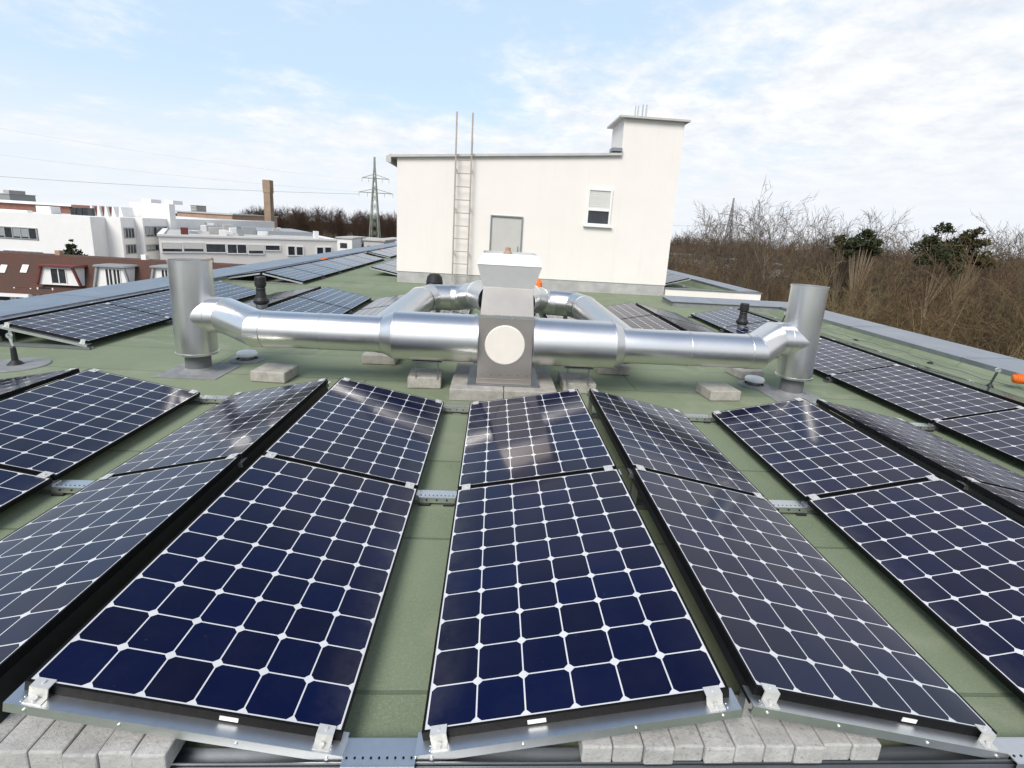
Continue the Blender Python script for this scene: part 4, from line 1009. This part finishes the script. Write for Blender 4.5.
# ------------------------------------------------------------------ trees
def tubes(S, n=3):
    S = np.array(S, np.float64); p0, p1, r0, r1 = S[:, 0:3], S[:, 3:6], S[:, 6], S[:, 7]
    d = p1-p0; d /= np.linalg.norm(d, axis=1)[:, None]+1e-9
    ref = np.where(np.abs(d[:, 2:3]) < .9, np.array([[0, 0, 1.]]), np.array([[1., 0, 0]]))
    a = np.cross(d, ref); a /= np.linalg.norm(a, axis=1)[:, None]; c = np.cross(d, a)
    V = np.empty((len(S), 2*n, 3))
    for i in range(n):
        t = 2*math.pi*i/n; o = math.cos(t)*a+math.sin(t)*c
        V[:, i] = p0+o*r0[:, None]; V[:, n+i] = p1+o*r1[:, None]
    base = (np.arange(len(S))*2*n)[:, None]
    Q = np.concatenate([base+np.array([[i, (i+1) % n, n+(i+1) % n, n+i]]) for i in range(n)])
    return V.reshape(-1, 3), Q
def grow(seed, H, r0, stems=1, counts=(11, 7, 5, 4), spread=.75, tw=.012, first=.3, droop=0.0):
    """a bare winter tree: returns limb segments and twig segments"""
    g = random.Random(seed); limbs, twigs = [], []
    def vec(): return Vector((g.gauss(0, 1), g.gauss(0, 1), g.gauss(0, 1)))
    def branch(p, d, L, r, lv):
        n = (6, 4, 3, 2, 1)[min(lv, 4)]; q = p.copy(); dd = d.copy(); nodes = [(q.copy(), dd.copy(), r)]
        for i in range(n):
            dd = (dd+vec()*((.09 if stems == 1 else .17), .16, .19, .22, .2)[min(lv, 4)]+Vector((0, 0, (.05, .09, .05, .02, .0)[min(lv, 4)]))-Vector((0, 0, droop if lv > 1 else 0))).normalized()
            e = q+dd*(L/n); ra = r*(1-i/n*.8); rb = r*(1-(i+1)/n*.8)
            (limbs if lv < 2 else twigs).append((*q, *e, max(ra, tw*.6), max(rb, tw*.5)))
            q = e; nodes.append((q.copy(), dd.copy(), rb))
        if lv < len(counts):
            k = counts[lv]; k = max(2, int(k*g.uniform(.8, 1.2)))
            for j in range(k):
                f = (first if lv == 0 else .22)+(1-(first if lv == 0 else .22))*(j+g.random())/k
                x = min(f*n, n-1e-6); i = int(x); a, da, ra = nodes[i]; c, _, rb = nodes[i+1]
                pos = a.lerp(c, x-i)
                az = g.random()*2*math.pi; u = da.orthogonal().normalized(); w = da.cross(u)
                out = (u*math.cos(az)+w*math.sin(az))
                ang = g.uniform(.55, 1.0)*spread
                nd = (da*math.cos(ang)+out*math.sin(ang)).normalized()
                if lv == 0 and stems == 1: ll = L*(.62-.34*f)*g.uniform(.8, 1.2)
                else: ll = L*g.uniform(.32, .58)
                branch(pos, nd, ll, max(ra*(1-(x-i))*.6, tw), lv+1)
    for s in range(stems):
        if stems == 1: d = Vector((g.gauss(0, .05), g.gauss(0, .05), 1))
        else: az = s/stems*2*math.pi+g.random(); tl = g.uniform(.12, .55); d = Vector((math.cos(az)*tl, math.sin(az)*tl, 1))
        branch(Vector((g.gauss(0, .1)*stems*.4, g.gauss(0, .1)*stems*.4, 0)), d.normalized(), H*g.uniform(.85, 1.0), r0, 0)
    return limbs, twigs
class Kind: pass
def make_kind(name, seed, H, r0, bark, tw_mat, **kw):
    k = Kind(); l, t = grow(seed, H, r0, **kw)
    V, Q = tubes(l, 5); k.limb = mesh_arrays(name+'_limbs', V, Q, bark); k.lv = (V, Q)
    V, Q = tubes(t, 3); k.twig = mesh_arrays(name+'_twigs', V, Q, tw_mat); k.tv = (V, Q); k.H = float(np.percentile(V[:, 2], 99.7))
    return k
KB = [make_kind('brown', 20+i, 13, .20, m_bark, (m_tw_brown, m_tw_umber, m_tw_dusk, m_tw_umber)[i], counts=(13, 8, 6, 3), tw=.012) for i in range(4)]
KG = [make_kind('grey', 40+i, 15, .19, m_bark, m_tw_grey, counts=(14, 8, 6, 4), tw=.014, first=.34) for i in range(2)]
KO = [make_kind('olive', 60+i, 10, .085, m_bark_ol, m_tw_olive, stems=6, counts=(6, 5, 4), tw=.012, spread=.6, first=.2) for i in range(3)]
KD = [make_kind('rust', 80+i, 11, .13, m_bark_ol, m_tw_brown, stems=3, counts=(8, 6, 5, 3), tw=.013, spread=.7, first=.25) for i in range(2)]
def plant(k, x, y, s, label, group, name='bare_tree', cat='tree', rz=None):
    t = thing(name, label, cat, (x, y, GROUND), group)
    for nm, me in (('trunk', k.limb), ('crown', k.twig)):
        o = bpy.data.objects.new(nm, me); COL.objects.link(o); o.parent = t
    t.scale = (s, s, s); t.rotation_euler.z = R.uniform(0, 6.28) if rz is None else rz
    return t
def at_az(px, dist):          # ground spot seen in the direction of pixel column px
    d = ray(px, 260); d = Vector((d.x, d.y, 0)).normalized(); return d*dist
G1 = 'bare trees of the wood beside the roof'
# single trees one can pick out
for px, dist, k, s, lab in ((757, 42, KG[0], 17.3, 'tall pale bare tree forking beside the distant pylon'), (800, 46, KG[1], 16.4, 'broad pale bare tree right of the distant pylon'),
                            (872, 60, KG[1], 17.6, 'spreading bare tree rising behind the pair of small dark pines'), (1000, 54, KG[0], 16.4, 'fine twigged bare tree above the wood at the right picture edge'),
                            (735, 50, KG[1], 17.0, 'slender bare tree standing in front of the distant pylon'), (690, 55, KG[0], 15.0, 'bare treetops just right of the penthouse wall'),
                            (716, 48, KG[0], 15.9, 'thin bare tree left of the distant pylon'), (776, 52, KG[0], 17.4, 'tall bare tree between the two pale forking trees'), (815, 56, KG[1], 15.4, 'bare tree crown above the right exhaust stack'),
                            (832, 48, KG[0], 15.6, 'bare tree crown just left of the pair of pines'), (890, 58, KG[0], 16.4, 'bare tree crown right of the pair of pines'), (908, 62, KG[1], 15.8, 'bare tree crown in the gap between the two pine groups'), (1018, 56, KG[1], 16.2, 'bare tree crown cut by the right picture edge')):
    p = at_az(px, dist); plant(k, p.x, p.y, s/k.H, lab, G1)
rr = random.Random(5); spots = []
def free(p, m):
    return all((p-q).length > m for q in spots)
tries = 0
while len(spots) < 190 and tries < 9000:
    tries += 1
    dist = 17+95*rr.random()**.8; px = rr.uniform(640, 1220); p = at_az(px, dist)
    if p.x < 12.0 or not free(p, 1.9+dist*.025): continue
    spots.append(p)
    u_ = rr.random()
    if dist < 34: k = rr.choice(KO) if u_ < .55 else rr.choice(KD+KB)
    else: k = rr.choice(KB) if u_ < .50 else (rr.choice(KD) if u_ < .75 else (rr.choice(KO) if u_ < .90 else rr.choice(KG)))
    top = (13.0+rr.uniform(-1.6, 1.4)) if dist > 30 else rr.uniform(8.0, 11.0)
    if dist > 60: top = 13.6+rr.uniform(-1, 1.8)
    top += max(0, (px-760)/300)*(1.3 if dist > 30 else .2)
    s = top/k.H
    if k in KO: plant(k, p.x, p.y, s, 'many stemmed bare tree with olive yellow twigs in the wood beside the roof', 'olive twigged trees of the wood', 'bare_tree')
    elif k in KG: plant(k, p.x, p.y, s, 'pale grey bare tree standing inside the wood beside the roof', G1)
    else: plant(k, p.x, p.y, s, 'brown bare tree crowded in the wood beside the roof', 'brown bare trees of the wood')

def merge(kinds, places, name, mats, limbs=True):
    VV, QQ, off = [], [], 0
    for k, x, y, s, a in places:
        for (V, Q) in ((k.lv, k.tv) if limbs else (k.tv,)):
            c, sn = math.cos(a), math.sin(a); W_ = np.empty_like(V)
            W_[:, 0] = (V[:, 0]*c-V[:, 1]*sn)*s+x; W_[:, 1] = (V[:, 0]*sn+V[:, 1]*c)*s+y; W_[:, 2] = V[:, 2]*s+GROUND
            VV.append(W_); QQ.append(Q+off); off += len(V)
    me = mesh_arrays(name, np.concatenate(VV), np.concatenate(QQ), mats)
    o = bpy.data.objects.new(name, me); COL.objects.link(o); return o
# scrub filling the wood floor
KS = [make_kind('scrub', 100+i, 4.5, .03, m_tw_brown, m_tw_brown, stems=7, counts=(5, 5, 3), tw=.012, spread=.7, first=.15) for i in range(2)]
pl = []
for i in range(150):
    p = at_az(rr.uniform(640, 1200), 13+60*rr.random())
    if p.x > 11: pl.append((rr.choice(KS), p.x, p.y, rr.uniform(.8, 1.6), rr.uniform(0, 6.28)))
o = kind(merge(KS, pl, 'undergrowth', m_tw_umber), 'stuff'); tag(o, 'tangled olive brown undergrowth filling the wood below the right parapet', 'undergrowth')
# far woods
def far_kind(seed, mat):
    k = Kind(); g = random.Random(seed); l, t = grow(seed, 16, .22, counts=(12, 8, 5), tw=.05, first=.15, spread=.8); k.H = 16; zz = [q[5] for q in t]; f_ = 15.0/float(np.percentile(zz, 99.5)); l = [tuple(v*f_ for v in q) for q in l]; t = [tuple(v*f_ for v in q) for q in t]
    k.lv = tubes(l, 4); k.tv = tubes(t, 3); return k
KF = [far_kind(200+i, m_tw_dark) for i in range(3)]
pl = []
for i in range(330):
    px = rr.uniform(150, 420); Y = rr.uniform(235, 330); d = ray(px, 230); x = d.x/d.y*Y
    edge = min(1, max(.55, (px-170)/90)); pl.append((rr.choice(KF), x, Y, rr.uniform(.95, 1.25)*edge, rr.uniform(0, 6.28)))
o = kind(merge(KF, pl, 'far_wood', m_tw_dark), 'stuff'); tag(o, 'dark brown far wood on the skyline behind workshop and pylon', 'wood')
pl = []
for i in range(330):
    px = rr.uniform(640, 1150); Y = rr.uniform(120, 260); d = ray(px, 240); x = d.x/d.y*Y
    pl.append((rr.choice(KF), x, Y, rr.uniform(.85, 1.05), rr.uniform(0, 6.28)))
o = kind(merge(KF, pl, 'far_wood', m_tw_dark), 'stuff'); tag(o, 'dark brown far wood behind the bare trees at the right', 'wood')

# evergreens
def leaf_cloud(centres, n, size, seed, flat=.7):
    g = np.random.default_rng(seed); V, Q = [], []
    for (c, rad) in centres:
        m_ = int(n*rad**2); u = g.normal(size=(m_, 3)); u /= np.linalg.norm(u, axis=1)[:, None]
        P_ = np.array(c)+u*np.array([rad, rad, rad*flat])*(.55+.5*g.random((m_, 1)))
        a = g.normal(size=(m_, 3)); a /= np.linalg.norm(a, axis=1)[:, None]; b_ = np.cross(a, g.normal(size=(m_, 3))); b_ /= np.linalg.norm(b_, axis=1)[:, None]
        s = size*(.5+g.random((m_, 1)))
        base = sum(len(x) for x in V)
        q = np.stack([P_-a*s, P_-b_*s*.35, P_+a*s, P_+b_*s*.35], 1).reshape(-1, 3)
        V.append(q); Q.append(base+np.arange(m_*4).reshape(-1, 4))
    return np.concatenate(V), np.concatenate(Q)
def pine(px, dist, h, cr, label, mat, seed, conical=False):
    p = at_az(px, dist); g = random.Random(seed)
    t = thing('pine_tree' if not conical else 'spruce_tree', label, 'tree', (p.x, p.y, GROUND), 'evergreens among the bare trees')
    segs = [(0, 0, 0, .1, 0, h*.5, .2, .14), (.1, 0, h*.5, 0, 0, h*.92, .14, .04)]; cs = []
    if conical:
        for i in range(14):
            f = i/13; rd = cr*(1-f)*1.0+.12
            for j in range(9 if f < .5 else (6 if f < .8 else 3)):
                a = j*1.256+i*.7; cs.append(((math.cos(a)*rd*.6, math.sin(a)*rd*.6, h*(.12+.88*f)-.1*rd), min(rd*.5, .75)+.10))
    else:
        for i in range(26):
            a = g.random()*6.28; q = g.random()**.6*cr; z = h-cr*.45-(q/cr)**2*cr*.9-g.random()**1.5*cr*1.5
            cs.append(((math.cos(a)*q, math.sin(a)*q, z), cr*g.uniform(.26, .44))); segs.append((0, 0, h*.6, math.cos(a)*q, math.sin(a)*q, z, .06, .02))
    V, Q = tubes(segs, 6); o = bpy.data.objects.new('trunk', mesh_arrays('pine_trunk', V, Q, m_bark)); COL.objects.link(o); o.parent = t
    V, Q = leaf_cloud(cs, 420 if not conical else 260, .15 if not conical else .22, seed, .75); o = bpy.data.objects.new('crown', mesh_arrays('pine_crown', V, Q, mat)); COL.objects.link(o); o.parent = t
pine(842, 46, 15.3, .80, 'small dark round pine, left one of the pair in the wood', m_leaf2, 1)
pine(861, 44, 15.7, .98, 'dark upright pine, right one of the pair in the wood', m_leaf, 2)
pine(936, 48, 16.3, 1.35, 'dark flat domed pine crown rising above the wood', m_leaf, 3)
pine(966, 49, 16.2, 1.25, 'olive domed pine crown right of the darkest pine', m_leaf2, 4)
pine(74, 78, 9.5, 4.6, 'single small spruce standing before the white factory wall', m_leaf, 5, True)
pine(88, 80, 7.3, 3.0, 'tip of a smaller spruce beside the factory wall', m_leaf2, 7, True)
